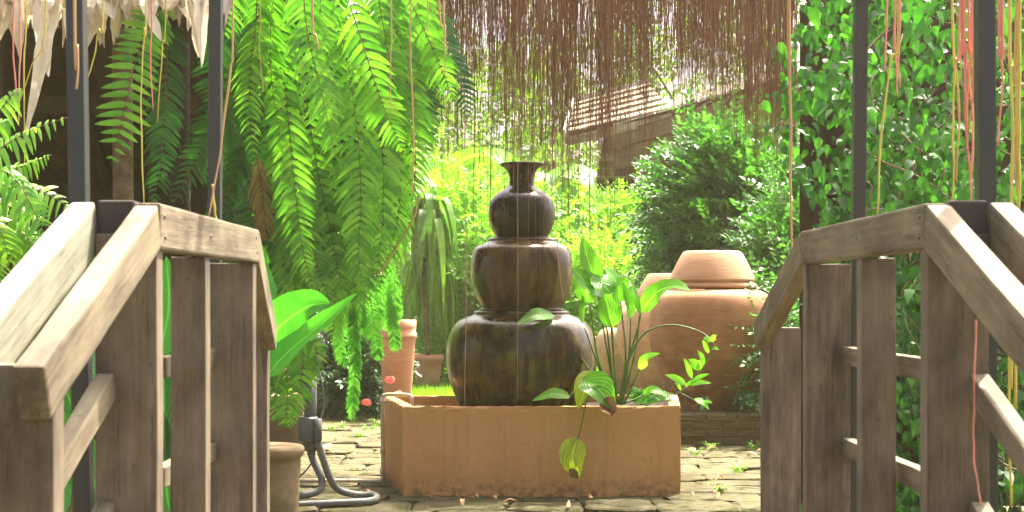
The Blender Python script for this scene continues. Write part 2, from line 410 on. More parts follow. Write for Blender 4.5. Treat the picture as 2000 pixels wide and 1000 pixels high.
def terracotta(name, c, light, moss, moss_shade_z=(0.0, 0.35), moss_shade_amt=0.7, rough=0.75):
    """fired clay: throwing rings, blotches, lichen patches and a foot skirt: moss, and painted shade on the largest jar"""
    m, t, b = nodes(name)
    v = texco(t); vr = texco(t, (1, 1, 9))
    n1 = noise(t, v, 3.5, 6); n2 = noise(t, vr, 6, 5); n3 = noise(t, v, 9, 6, 0.7)
    c1 = mixc(t, ramp(t, n1, [(0.3, (0, 0, 0)), (0.7, (1, 1, 1))]).outputs[0], c, light)
    c2 = mixc(t, ramp(t, n2, [(0.45, (0, 0, 0)), (0.75, (0.5, 0.5, 0.5))]).outputs[0], c1, tuple(x * 0.6 for x in c))
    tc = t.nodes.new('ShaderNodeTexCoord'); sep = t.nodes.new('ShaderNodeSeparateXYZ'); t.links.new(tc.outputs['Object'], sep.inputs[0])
    mr = N_(t, 'ShaderNodeMapRange'); mr.inputs['From Min'].default_value = moss_shade_z[1]; mr.inputs['From Max'].default_value = moss_shade_z[0]
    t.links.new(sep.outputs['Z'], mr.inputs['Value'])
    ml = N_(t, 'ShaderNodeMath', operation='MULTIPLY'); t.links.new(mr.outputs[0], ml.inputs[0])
    t.links.new(ramp(t, n3, [(0.3, (0, 0, 0)), (0.55, (moss_shade_amt, moss_shade_amt, moss_shade_amt))]).outputs[0], ml.inputs[1])
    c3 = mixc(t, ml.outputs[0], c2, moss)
    t.links.new(c3, b.inputs['Base Color']); b.inputs['Roughness'].default_value = rough; b.inputs['Specular IOR Level'].default_value = 0.25
    bump(t, b, noise(t, vr, 14, 6), 0.35, 0.006)
    return m
M['clay'] = terracotta('jar_clay', (0.24, 0.115, 0.048), (0.38, 0.21, 0.10), (0.06, 0.042, 0.016), (0, 0.8), 0.92)  # moss skirt darkened and raised to paint shade on the jar's lower half
M['clay_lit'] = terracotta('lit_jar_clay', (0.40, 0.24, 0.12), (0.55, 0.38, 0.22), (0.22, 0.18, 0.06), (0, 0.6), 0.8)  # paler clay copy, the light on the rear jars put into its colour
M['clay_lid'] = terracotta('lid_clay', (0.33, 0.18, 0.09), (0.44, 0.27, 0.155), (0.25, 0.16, 0.08), (0, 0.1), 0.2)
M['pot'] = terracotta('pot_clay', (0.42, 0.19, 0.10), (0.52, 0.29, 0.18), (0.13, 0.15, 0.03), (0, 0.35), 0.9)
M['old_pot'] = terracotta('mossy_pot_clay', (0.2, 0.13, 0.07), (0.3, 0.22, 0.13), (0.08, 0.08, 0.03), (0, 0.5), 0.8)
M['brick'] = terracotta('mossy_brick', (0.10, 0.07, 0.045), (0.15, 0.10, 0.06), (0.05, 0.075, 0.018), (-1, 1), 0.8, 0.9)
M['mortar'] = simple('mossy_mortar', (0.13, 0.12, 0.06), 0.95, 0, 0.5, 25, 0.6, 0.1)

def planter_mat():
    m, t, b = nodes('planter_render')
    v = texco(t)
    n1 = noise(t, v, 2.5, 6); n2 = noise(t, v, 30, 6, 0.7); n3 = noise(t, v, 120, 3, 0.7)
    c = mixc(t, ramp(t, n1, [(0.3, (0, 0, 0)), (0.72, (1, 1, 1))]).outputs[0], (0.5, 0.255, 0.095), (0.6, 0.325, 0.13))
    c = mixc(t, ramp(t, n3, [(0.35, (0.2, 0.2, 0.2)), (0.5, (0, 0, 0))]).outputs[0], c, (0.22, 0.10, 0.045))
    # dirt splashed on the foot of the walls
    tc = t.nodes.new('ShaderNodeTexCoord'); sep = t.nodes.new('ShaderNodeSeparateXYZ'); t.links.new(tc.outputs['Object'], sep.inputs[0])
    mr = N_(t, 'ShaderNodeMapRange'); mr.inputs['From Min'].default_value = 0.13; mr.inputs['From Max'].default_value = 0.0
    t.links.new(sep.outputs['Z'], mr.inputs['Value'])
    ml = N_(t, 'ShaderNodeMath', operation='MULTIPLY'); t.links.new(mr.outputs[0], ml.inputs[0])
    t.links.new(ramp(t, n2, [(0.42, (0, 0, 0)), (0.62, (1, 1, 1))]).outputs[0], ml.inputs[1])
    c = mixc(t, ml.outputs[0], c, (0.2, 0.115, 0.05))
    st_ = noise(t, texco(t, (14, 14, 1.2)), 1.5, 6, .65)      # rain streaks down the face
    c = mixc(t, ramp(t, st_, [(0.5, (0, 0, 0)), (0.75, (.35, .35, .35))]).outputs[0], c, (0.27, 0.14, 0.06))
    lm = noise(t, v, 6, 6, .7)
    c = mixc(t, ramp(t, lm, [(0.62, (0, 0, 0)), (0.8, (.4, .4, .4))]).outputs[0], c, (0.6, 0.4, 0.22))
    vo = t.nodes.new('ShaderNodeTexVoronoi'); vo.inputs['Scale'].default_value = 9; t.links.new(v, vo.inputs['Vector'])
    c = mixc(t, ramp(t, vo.outputs['Distance'], [(0.02, (0.6, 0.6, 0.6)), (0.07, (0, 0, 0))]).outputs[0], c, (0.2, 0.1, 0.05))
    t.links.new(c, b.inputs['Base Color']); b.inputs['Roughness'].default_value = 0.8; b.inputs['Specular IOR Level'].default_value = 0.3
    bump(t, b, n2, 0.35, 0.006)
    return m
M['planter'] = planter_mat()

def glaze_mat(name, c0, c1, moss, amt):
    m, t, b = nodes(name)
    v = texco(t); vs_ = texco(t, (9, 9, 1.3))
    n1 = noise(t, vs_, 2.0, 7, 0.68); n2 = noise(t, v, 5, 6, 0.65); n3 = noise(t, v, 40, 4)
    c = mixc(t, ramp(t, n1, [(0.35, (0, 0, 0)), (0.66, (1, 1, 1))]).outputs[0], c0, c1)
    f = N_(t, 'ShaderNodeMath', operation='MULTIPLY')
    t.links.new(ramp(t, n2, [(0.40, (0, 0, 0)), (0.62, (1, 1, 1))]).outputs[0], f.inputs[0])
    t.links.new(ramp(t, n1, [(0.42, (0, 0, 0)), (0.6, (amt, amt, amt))]).outputs[0], f.inputs[1])
    c = mixc(t, f.outputs[0], c, moss)
    t.links.new(c, b.inputs['Base Color'])
    t.links.new(ramp(t, n2, [(0.35, (0.17,) * 3), (0.65, (0.5,) * 3)]).outputs[0], b.inputs['Roughness'])
    b.inputs['Specular IOR Level'].default_value = 0.18
    b.inputs['Coat Weight'].default_value = 0.3; b.inputs['Coat Roughness'].default_value = 0.09
    bump(t, b, n2, 0.35, 0.012)
    return m
M['glaze'] = glaze_mat('brown_glaze', (0.010, 0.005, 0.002), (0.06, 0.029, 0.010), (0.14, 0.115, 0.012), 0.95)
M['glaze_mid'] = glaze_mat('brown_glaze_mid', (0.018, 0.009, 0.004), (0.10, 0.05, 0.02), (0.16, 0.125, 0.025), 0.6)
M['glaze_dark'] = glaze_mat('black_glaze', (0.004, 0.004, 0.003), (0.012, 0.011, 0.008), (0.04, 0.04, 0.014), 0.35)

def ground_mat(name, a, b_, mossc, scale=5):
    m, t, b = nodes(name)
    tc = t.nodes.new('ShaderNodeNewGeometry')
    v = tc.outputs['Position']
    n1 = noise(t, v, scale * 0.5, 7, 0.65); n2 = noise(t, v, scale * 1.3, 7, 0.7); n3 = noise(t, v, scale * 9, 5, 0.7)
    c = mixc(t, ramp(t, n3, [(0.3, (0, 0, 0)), (0.7, (1, 1, 1))]).outputs[0], a, b_)
    c = mixc(t, ramp(t, n2, [(0.38, (0, 0, 0)), (0.58, (0.85,) * 3)]).outputs[0], c, mossc)
    c = mixc(t, ramp(t, n1, [(0.45, (0, 0, 0)), (0.68, (0.7,) * 3)]).outputs[0], c, tuple(x * 0.45 for x in a))
    t.links.new(c, b.inputs['Base Color']); b.inputs['Roughness'].default_value = 0.92; b.inputs['Specular IOR Level'].default_value = 0.2
    bump(t, b, n3, 0.7, 0.012)
    return m
M['earth'] = ground_mat('mossy_earth', (0.07, 0.05, 0.03), (0.15, 0.115, 0.065), (0.07, 0.085, 0.02))
M['stone'] = ground_mat('mossy_paving', (0.06, 0.046, 0.027), (0.155, 0.13, 0.082), (0.045, 0.054, 0.011), 7)

# ------------------------------------------------------------------ ground and paving
def ground():
    xs = np.concatenate([np.linspace(-400, -6, 14), np.linspace(-5.5, 5.5, 56), np.linspace(6, 400, 14)])
    ys = np.concatenate([np.linspace(-60, 4, 8), np.linspace(4.3, 14, 60), np.linspace(15, 900, 22)])
    X, Y = np.meshgrid(xs, ys)
    near = (np.abs(X) < 5.6) & (Y > 4) & (Y < 14.5)
    Z = np.where(near, 0.012 * np.sin(X * 3.1 + 1) * np.sin(Y * 2.3) + 0.006 * np.sin(X * 9 + Y * 4), 0) - 0.03
    V = np.stack([X.ravel(), Y.ravel(), Z.ravel()], 1)
    nx = len(xs); F = []
    for j in range(len(ys) - 1):
        for i in range(nx - 1):
            a = j * nx + i; F.append((a, a + 1, a + nx + 1, a + nx))
    g = obj('ground', V, np.array(F), M['earth']); tag(g, kind='structure'); return g
gnd = ground()

def paving():
    q = random.Random(11)
    ys = [6.1]
    while ys[-1] < 10.9: ys.append(ys[-1] + q.uniform(0.17, 0.36))
    for r in range(len(ys) - 1):
        y0, y1 = ys[r], ys[r + 1]; xs = [-2.0 + q.uniform(-.2, .2)]
        while xs[-1] < 1.95: xs.append(xs[-1] + q.uniform(0.2, 0.55))
        sl = [q.uniform(-.12, .12) for _ in xs]
        for c in range(len(xs) - 1):
            cx = (xs[c] + xs[c + 1]) / 2; cy = (y0 + y1) / 2
            if (-0.55 < cx < 0.8 and 7.45 < cy < 7.8) or (cx > 0.95 and cy > 9.75) or (cy > 10.9 and cx > -0.6): continue
            g = 0.0035
            cor = [(xs[c] - sl[c] * .5 * (y1 - y0) + g, y0 + g), (xs[c + 1] - sl[c + 1] * .5 * (y1 - y0) - g, y0 + g), (xs[c + 1] + sl[c + 1] * .5 * (y1 - y0) - g, y1 - g), (xs[c] + sl[c] * .5 * (y1 - y0) + g, y1 - g)]
            pts = []
            for k in range(4):
                a, b = cor[k], cor[(k + 1) % 4]
                for j in range(5):
                    u = j / 5; ch = 0.02 if j == 0 else 0.009
                    px = a[0] + (b[0] - a[0]) * u; py = a[1] + (b[1] - a[1]) * u
                    if j == 0: px += (cx - px) * .06; py += (cy - py) * .1
                    pts.append((px + q.gauss(0, ch * .6), py + q.gauss(0, ch * .6)))
            n = len(pts); tz = q.gauss(0.002, 0.005); tilt = (q.gauss(0, .014), q.gauss(0, .018))
            pz = lambda px, py, o: tz + o + (px - cx) * tilt[0] + (py - cy) * tilt[1] + q.gauss(0, .0028)
            V = [(px, py, -0.05) for px, py in pts] + [(px, py, pz(px, py, -.007)) for px, py in pts]
            V += [(cx + (px - cx) * .93, cy + (py - cy) * .92, pz(px, py, 0)) for px, py in pts]
            V += [(cx + (px - cx) * .5, cy + (py - cy) * .5, pz(px, py, .001)) for px, py in pts] + [(cx, cy, tz)]
            F = []
            for k in range(n):
                j = (k + 1) % n
                for l in range(3): F.append((l * n + k, l * n + j, (l + 1) * n + j, (l + 1) * n + k))
                F.append((3 * n + k, 3 * n + j, 4 * n))
            obj('paving_stone', V, F, M['stone'], gnd, smooth=False)
paving()

# ------------------------------------------------------------------ bridge: deck, railings
deck = thing('bridge_deck', (0.05, 3, 0.0), 'low wooden footbridge deck between the two railings', 'bridge')
for xx in (-0.62, 0.74):
    plank('stringer', (xx, 0.6, 0.12), (xx, 4.5, 0.12), 0.08, 0.16, (1, 0, 0), M['wood'], deck)
yy = 0.7
while yy < 4.4:
    plank('deck_board', (-0.9, yy, 0.215), (1.02, yy, 0.215), 0.14, 0.03, (0, 1, 0), M['wood'], deck, nseg=3); yy += 0.152

def zat(py, d): return CZ + (HZ - py) * d / FPX
def railing(s, lat, label, D, far_lat):
    root = thing('bridge_railing', (s * (lat + 0.06), 3.2, 0.0), label, 'railing')
    X = lambda a: s * a
    d0, d1, d2, d3, d4 = D
    def post(d, inner, wd, z1, th=0.05, mat='wood'):
        return plank('post', (X(inner + wd / 2), d + th / 2, 0.05), (X(inner + wd / 2), d + th / 2, z1), wd, th, (1, 0, 0), M[mat], root, nseg=6, wob=0.0007, bev=0.004)
    hi_t, hi_b = 1.178, 1.090
    post(d0, lat + 0.0, 0.135, zat(712, d0))
    post(d1, lat + 0.004, 0.118, 1.12)
    post(d2, lat + 0.002, 0.078, hi_b - 0.002)
    post(d3, lat + 0.002, 0.118, hi_b - 0.002)
    post(d4, far_lat, 0.118, 0.905)
    # dark capped stub rising between the two sloping rails
    plank('post_cap', (X(lat + 0.084), d1 + 0.028, 1.0), (X(lat + 0.084), d1 + 0.028, 1.184), 0.072, 0.046, (1, 0, 0), M['dark_wood'], root, bev=0.006)
    tr_c = (hi_t + hi_b) / 2
    plank('top_rail', (X(lat + 0.02), d1 + 0.002, tr_c), (X(lat + 0.02), d3 + 0.062, tr_c), hi_t - hi_b, 0.046, (0, 0, 1), M['rail'], root, nseg=6, bev=0.006, wob=0.0007)
    # rails that slope down to the near end: an inner and an outer one clasp the posts
    dz = 0.265; run = d1 - d0 + 0.02
    for inner, mat, wd in ((True, 'rail', 0.086), (False, 'rail_lit' if s < 0 else 'rail', 0.1)):
        la = lat + 0.02 if inner else lat + 0.147
        yo = 0.0 if inner else 0.03
        a = Vector((X(la), d1 + yo, tr_c - (0 if inner else -0.002))); ext = 0.02 if inner else 0.32
        dirv = Vector((0, -run, -dz)); L = dirv.length
        bb = a + dirv * (1 + ext / L)
        plank('sloping_rail', a, bb, wd, 0.046, (0, 0, 1), M[mat], root, nseg=6, bev=0.007, wob=0.0008)
    # far sloping rail
    a = Vector((X(lat + 0.02), d3 + 0.06, tr_c)); b_ = Vector((X(far_lat + 0.0), d4 + 0.03, 0.905 - 0.03))
    plank('sloping_rail', a, b_, 0.086, 0.046, (0, 0, 1), M['rail'], root, nseg=10, bev=0.006, wob=0.0007)
    # lower bars, set against the outer edge of the posts
    for zc in (0.843, 0.60):
        plank('cross_bar', (X(lat + 0.112), d1 + 0.05, zc), (X(lat + 0.112), d3 + 0.002, zc), 0.048, 0.03, (0, 0, 1), M['rail'], root, nseg=8)
        plank('cross_bar', (X(lat + 0.1), d1 + 0.002, zc - 0.01 + 0.0), (X(lat + 0.1), d0 + 0.05, zc - 0.01 - 0.24), 0.05, 0.035, (0, 0, 1), M['rail'], root, nseg=8)
    for (yy_, zz_) in ((d1 + .03, tr_c + .02), (d1 + .035, tr_c - .02), (d2 + .03, tr_c), (d3 + .02, tr_c + .02), (d3 + .03, tr_c - .018)):
        c_ = Vector((X(lat - .0045), yy_, zz_)); obj('nail', *tube([c_, c_ + Vector((X(.004), 0, 0))], .0042, 8), M['steel'], root)
    return root
railing(-1, 0.67, 'weathered wooden bridge railing in front of the hanging ferns and fan', (2.08, 2.70, 3.12, 3.69, 4.33), 0.745)
railing(1, 0.785, 'weathered wooden bridge railing in front of the leafy climber wall', (2.06, 2.70, 3.20, 3.80, 4.42), 0.78)

# ------------------------------------------------------------------ pergola and the curtain vine over the bridge
perg = thing('pergola', (0, 3.3, 0), 'slim black steel pergola posts rising above both bridge railings', 'pergola')
for (x, y, lean) in ((-0.835, 2.80, -0.035), (-0.815, 3.88, 0.01), (0.925, 3.86, 0.03), (0.938, 2.80, -0.012)):
    plank('post', (x, y, 0.0), (x + lean * 1.2, y, 3.0), 0.034, 0.034, (1, 0, 0), M['steel'], perg, bev=0.003, wob=0.0004)
for y in (2.80, 3.87):
    plank('beam', (-1.0, y, 3.02), (1.1, y, 3.02), 0.04, 0.04, (0, 1, 0), M['steel'], perg, bev=0.003, wob=0.0004)
for x in (-0.85, 0.95):
    plank('beam', (x, 1.6, 3.065), (x, 9.6, 3.065), 0.04, 0.04, (1, 0, 0), M['steel'], perg, bev=0.003, wob=0.0004)
for y in (6.2, 7.4, 8.6):
    plank('beam', (-1.6, y, 3.11), (2.6, y, 3.11), 0.04, 0.04, (0, 1, 0), M['steel'], perg, bev=0.003, wob=0.0004)

vine = thing('curtain_vine', (0.5, 6.5, 3.1), 'brown and pink aerial root curtain of a vine hanging above the jars', 'vine')
def root_strand(path, r): return tube(path, r, 4, cap=False)
def root_mass():
    rr = random.Random(21); mb = MB()
    tops = [rr.uniform(835, 1550) for _ in range(190)]        # roots leave the stems in bunches
    for i in range(5200):
        if rr.random() < 0.72: px = rr.choice(tops) + rr.gauss(0, 7)
        else: px = rr.uniform(835, 1555)
        if px < 1010 and rr.random() < 0.25: continue
        d = rr.uniform(6.2, 9.2); top = 3.1
        edge = 195 + 50 * math.sin(px * 0.013) + (30 if px > 1300 else 0)
        q = rr.random()
        if q < 0.70: yend = edge + rr.gauss(-25, 75)
        elif q < 0.93: yend = rr.uniform(edge, 380)
        else: yend = rr.uniform(330, 560) if px < 1250 else rr.uniform(240, 400)
        if px > 1290: yend = min(yend, edge + rr.uniform(-60, 80))
        b = P(px, yend, d); a = Vector((b.x + rr.gauss(0, 0.05), b.y + rr.gauss(0, 0.03), top))
        k = 9; path = []
        ph = rr.uniform(0, 6.28); am = rr.uniform(0.0005, 0.006); f1 = rr.uniform(3, 9); f2 = rr.uniform(9, 20)
        for j in range(k):
            u = j / (k - 1); p = a.lerp(b, u)
            p.x += am * (math.sin(ph + u * f1) + .4 * math.sin(u * f2)) * u; p.y += am * math.cos(ph + u * f1) * u; path.append(p)
        r0 = rr.choice((0.0006, 0.0008, 0.0009, 0.0011, 0.0014, 0.0026))
        mb.add(*tube(path, lambda s: r0 * (1.1 - 0.7 * s), 3, cap=False))
        if rr.random() < .12:      # a fork
            j = rr.randrange(3, 7); f = path[j]; e = f + Vector((rr.gauss(0, .05), rr.gauss(0, .03), -rr.uniform(.08, .3)))
            mb.add(*tube([f, f.lerp(e, .5) + Vector((rr.gauss(0, .008), 0, 0)), e], r0 * .6, 3, cap=False))
    o = mb.build('root_mass', M['root'], vine); tag(o, kind='stuff')
root_mass()
def aerial(points, d, r, mat, d2=None):
    """one hanging root you can follow in the picture"""
    n = len(points); pts = []
    for i, (px, py) in enumerate(points):
        dd = d + (0 if d2 is None else (d2 - d) * i / (n - 1)); pts.append(P(px, py, dd))
    if points[0][1] <= 0:
        p0 = pts[0]; pts = [Vector((p0.x + 0.005, p0.y, 3.05))] + pts
    path = catmull(pts, 8 * len(pts))
    ph = random.uniform(0, 6); w1 = random.uniform(.15, .4); w2 = random.uniform(.5, 1.1); path = [p + Vector((0.0022 * math.sin(ph + i * w1) + .0008 * math.sin(i * w2), 0.002 * math.cos(ph + i * w1), 0)) for i, p in enumerate(path)]
    k1 = random.uniform(1.5, 4); r_base = r; r = r_base
    V, F = tube(path, lambda s: r * (1.0 - 0.4 * s) * (1 + .13 * math.sin(ph + s * 17) + .08 * math.sin(s * 41 * k1)), 6)
    return obj('aerial_root', V, F, M[mat], vine)
A = [
 ([(28, 0), (27, 120), (36, 235)], 4.6, .0035, 'root_pink'), ([(40, 0), (37, 140), (38, 245)], 4.6, .003, 'root_pink'),
 ([(52, 0), (48, 130), (46, 420), (42, 600)], 4.7, .0032, 'root_yellow'), ([(90, 0), (62, 130), (30, 215), (0, 262)], 4.7, .0028, 'root_yellow'),
 ([(200, 0), (193, 60), (178, 130), (163, 195), (168, 330)], 4.6, .003, 'root_yellow'),
 ([(284, 0), (282, 60), (277, 200), (281, 400)], 4.2, .0034, 'root_yellow'), ([(296, 0), (295, 100), (298, 215)], 4.2, .0026, 'root_pink'),
 ([(326, 0), (316, 90), (308, 240)], 4.3, .002, 'root_yellow'), ([(148, 0), (150, 90), (148, 174)], 2.74, .0035, 'root_tan'),
 ([(453, 0), (449, 140), (432, 290), (405, 425)], 3.6, .0034, 'root_tan'), ([(415, 360), (422, 420), (424, 440)], 3.75, .004, 'root_yellow'),
 ([(611, 0), (616, 70), (624, 98)], 5.0, .005, 'root_tan'), ([(508, 0), (506, 80), (516, 180)], 5.0, .0018, 'root_tan'),
 ([(764, 0), (763, 120), (764, 220)], 5.0, .003, 'root_tan'), ([(803, 0), (803, 150), (808, 300), (806, 380)], 5.0, .0042, 'root_tan'),
 ([(835, 0), (833, 60)], 5.0, .003, 'root_tan'), ([(866, 0), (870, 120)], 5.0, .004, 'root_tan'), ([(858, 0), (870, 55), (869, 150)], 5.2, .0035, 'root_pink'),
 ([(820, 380), (805, 430), (770, 490), (735, 540)], 6.0, .006, 'root_tan'),
 ([(1543, 0), (1541, 120), (1546, 260), (1543, 400), (1550, 540)], 4.1, .0052, 'root_tan'),
 ([(1756, 0), (1742, 120), (1722, 260), (1712, 418)], 3.9, .004, 'root_yellow'), ([(1732, 0), (1730, 140)], 4.0, .004, 'root_pink'),
 ([(1748, 0), (1750, 100), (1751, 187)], 3.9, .0036, 'root_pink'), ([(1757, 0), (1757, 170)], 3.8, .003, 'root_pink'),
 ([(1862, 0), (1864, 150), (1862, 300), (1861, 395)], 3.5, .0034, 'root_yellow'), ([(1874, 0), (1869, 120), (1872, 200), (1867, 355)], 3.5, .0034, 'root_tan'),
 ([(1880, 0), (1886, 90), (1884, 180), (1895, 330)], 3.4, .0034, 'root_pink'), ([(1887, 0), (1882, 120), (1890, 240), (1893, 340)], 3.4, .003, 'root_pink'),
 ([(1892, 0), (1895, 110), (1888, 290)], 3.4, .003, 'root_pink'), ([(1897, 0), (1892, 130), (1900, 260), (1897, 395)], 3.45, .0036, 'root_pink'),
 ([(1903, 0), (1900, 140), (1893, 260)], 3.4, .0026, 'root_pink'), ([(1909, 0), (1907, 150), (1910, 300), (1907, 398)], 3.4, .0045, 'root_tan'),
 ([(1884, 0), (1879, 80), (1876, 165)], 3.4, .0026, 'root_pink'), ([(1900, 0), (1906, 70), (1903, 140)], 3.4, .003, 'root_pink'),
 ([(1953, 0), (1951, 80), (1957, 160), (1951, 285)], 3.2, .0034, 'root_pink'), ([(1960, 0), (1962, 90), (1970, 115)], 3.2, .0034, 'root_pink'),
 ([(1974, 0), (1973, 140), (1979, 300), (1976, 470), (1974, 760)], 3.3, .0046, 'root_yellow'), ([(1993, 0), (1991, 130), (1988, 280), (1990, 440), (1984, 800)], 3.3, .0052, 'root_yellow'),
 ([(1986, 0), (1983, 200), (1987, 380)], 3.3, .003, 'root_tan'), ([(1906, 625), (1905, 800), (1903, 900), (1914, 985)], 2.66, .0022, 'root_pink'),
 ([(1967, 480), (1970, 700), (1976, 990)], 3.35, .004, 'root_yellow'), ([(1010, 0), (1008, 200), (1012, 420), (1010, 780)], 6.9, .0022, 'root_tan'),
 ([(912, 0), (908, 300), (910, 520), (908, 790)], 6.9, .003, 'root_tan'), ([(1085, 0), (1083, 250), (1088, 470), (1102, 590)], 6.9, .0024, 'root_tan'),
 ([(928, 0), (926, 230), (924, 470)], 6.8, .004, 'root'), ([(962, 0), (960, 220), (957, 430)], 6.8, .003, 'root'), ([(1112, 0), (1110, 240), (1112, 480)], 6.8, .0035, 'root'),
 ([(1154, 0), (1153, 250), (1152, 470)], 6.8, .0035, 'root'), ([(1098, 0), (1100, 260), (1096, 440)], 6.8, .003, 'root'),
]
for a in A: aerial(*a)
# stems lying on the pergola beams, from which the roots hang
mbv = MB()
for i in range(26):
    a = Vector((random.uniform(-1.4, 2.5), random.uniform(6.1, 8.8), 3.12)); path = [a]
    for k in range(6):
        path.append(path[-1] + Vector((random.uniform(-.5, .5), random.uniform(-.25, .25), random.uniform(-.03, .03))))
    mbv.add(*tube(catmull(path, 20), 0.012, 5))
mbv.build('stem', M['bark'], vine)

# ------------------------------------------------------------------ planter, stacked jars, pipe
PC = [Vector((-0.546, 7.12)), Vector((0.849, 7.16)), Vector((0.93, 7.98)), Vector((-0.722, 7.93))]   # corners at ground
def planter():
    root = thing('planter_box', (0.1, 7.5, 0), 'long low orange rendered planter box under the stacked jars', 'planter')
    H = 0.45; c = sum(PC, Vector((0, 0))) / 4; th = 0.045
    inn = [p + (c - p).normalized() * th * 1.5 for p in PC]
    rr = random.Random(5); V = []; F = []
    n = 34
    def loop(pts, z, jit, zj=0.0):
        i0 = len(V)
        for k in range(4):
            a = pts[k]; b = pts[(k + 1) % 4]
            for j in range(n):
                p = a.lerp(b, j / n)
                V.append((p.x + rr.gauss(0, jit), p.y + rr.gauss(0, jit), z + rr.gauss(0, zj)))
        return i0
    def outset(pts, k): return [c + (p - c) * k for p in pts]
    loops = [loop(PC, -0.02, 0.001), loop(outset(PC, 0.9975), 0.012, .003, .004)]
    for z in (0.06, 0.12, 0.2, 0.28, 0.36, 0.42): loops.append(loop(PC, z, 0.0006))
    loops += [loop(outset(PC, 0.9985), H - 0.01, 0.002, 0.002), loop(outset(PC, 0.993), H, 0.002, 0.0022), loop(outset(inn, 1.004), H, 0.001, 0.0013), loop(inn, H - 0.01, 0.001), loop(inn, 0.3, 0.001)]
    m = 4 * n
    for a, b in zip(loops, loops[1:]):
        for k in range(m): F.append((a + k, a + (k + 1) % m, b + (k + 1) % m, b + k))
    obj('wall', V, F, M['planter'], root, smooth=False)
    # soil, heaped at the right end
    V = []; F = []; nx, ny = 24, 10
    for j in range(ny + 1):
        for i in range(nx + 1):
            a = inn[0].lerp(inn[1], i / nx); b = inn[3].lerp(inn[2], i / nx); p = a.lerp(b, j / ny)
            u = i / nx
            V.append((p.x, p.y, 0.395 + 0.055 * max(0, u - 0.6) / 0.4 + rr.gauss(0, 0.006)))
    for j in range(ny):
        for i in range(nx): k = j * (nx + 1) + i; F.append((k, k + 1, k + nx + 2, k + nx + 1))
    obj('soil', V, F, M['soil'], root)
planter()

def jar_px(name, cx, d, prof, mat, label, cat, z_base=None, group=None, n=64, jit=0.004, parts=()):
    """prof: (py, half width px) top to bottom, measured at the axis distance"""
    k = d / FPX
    pts = [(hw * k, zat(py, d)) for py, hw in prof][::-1]
    base = Vector(((cx - 1000) * k, d, pts[0][1]))
    V, F = lathe((base.x, base.y), smooth_prof(pts, 70), n, jit, seed=int(cx))
    return V, F, base, k
VD = 7.56; VX = 1019
def stacked():
    low = [(606, 0), (606, 70), (607, 88), (612, 92), (616, 98), (623, 116), (633, 129), (650, 139), (675, 146), (700, 147.5), (730, 144), (760, 135), (790, 122), (815, 108), (826, 96), (826, 0)]
    mid = [(466, 0), (466, 50), (467, 62), (471, 66), (475, 72), (480, 84), (488, 93), (505, 98), (530, 99.5), (555, 97), (578, 90), (594, 82), (602, 78), (605, 80), (605.5, 0)]
    top = [(330, 0), (324, 18), (320, 34), (319, 41), (321.5, 43), (325, 39), (332, 30), (345, 25), (358, 24.5), (365, 27), (371, 36), (379, 49), (390, 59), (405, 64.5), (420, 65.5), (437, 63), (450, 58), (458, 53), (463, 51), (465.4, 52), (465.5, 0)]
    for prof, nm, mat, lab in ((low, 'glazed_jar', 'glaze', 'largest mossy brown glazed jar standing in the orange planter'),
                          (mid, 'glazed_jar', 'glaze_mid', 'brown glazed jar in the middle of the stack of three'),
                          (top, 'glazed_vase', 'glaze_dark', 'dark flared neck vase at the very top of the jar stack')):
        k = VD / FPX
        pts = [(hw * k, zat(py, VD)) for py, hw in prof][::-1]
        V, F = lathe(((VX - 1000) * k, VD), smooth_prof(pts, 90), 72, 0.003, seed=len(nm) + int(prof[1][0]))
        o = thing(nm, ((VX - 1000) * k, VD, pts[0][1]), lab, 'vase' if nm == 'glazed_vase' else 'jar')
        obj('body', V, F, M[mat], o)
        if prof is not top:      # rolled collar at the mouth
            py, hw = ((611, 90) if prof is low else (470, 63))
            ring = [Vector(((VX - 1000) * k + hw * k * math.cos(a), VD + hw * k * math.sin(a), zat(py, VD))) for a in np.linspace(0, 2 * math.pi, 73)]
            obj('collar', *tube(ring, 0.011, 8, cap=False), M[mat], o)
            ring = [p + Vector((0, 0, -0.018)) + (Vector(((VX - 1000) * k, VD, p.z)) - p) * -0.03 for p in ring]
            obj('collar', *tube(ring, 0.007, 8, cap=False), M[mat], o)
stacked()

# pvc pipe climbing the planter's left corner
pth = [Vector((-1.75, 7.62, 0.02)), Vector((-1.2, 7.6, 0.02)), Vector((-0.74, 7.58, 0.02)), Vector((-0.695, 7.575, 0.022)), Vector((-0.688, 7.575, 0.06)), Vector((-0.688, 7.575, 0.2)), Vector((-0.69, 7.575, 0.33)), Vector((-0.688, 7.575, 0.455)), Vector((-0.675, 7.57, 0.478)), Vector((-0.6, 7.54, 0.481)), Vector((-0.55, 7.52, 0.48)), Vector((-0.53, 7.51, 0.465)), Vector((-0.53, 7.51, 0.41))]
pp = thing('water_pipe', (-0.69, 7.575, 0), 'cream plastic water pipe bent over the corner of the orange planter', 'pipe')
obj('pipe', *tube(catmull(pth, 90), 0.0105, 10), M['pvc'], pp)
for z in (0.055, 0.17, 0.43):
    obj('coupling', *tube([Vector((-0.688, 7.575, z)), Vector((-0.688, 7.575, z + 0.03))], 0.0145, 10), M['pvc'], pp)

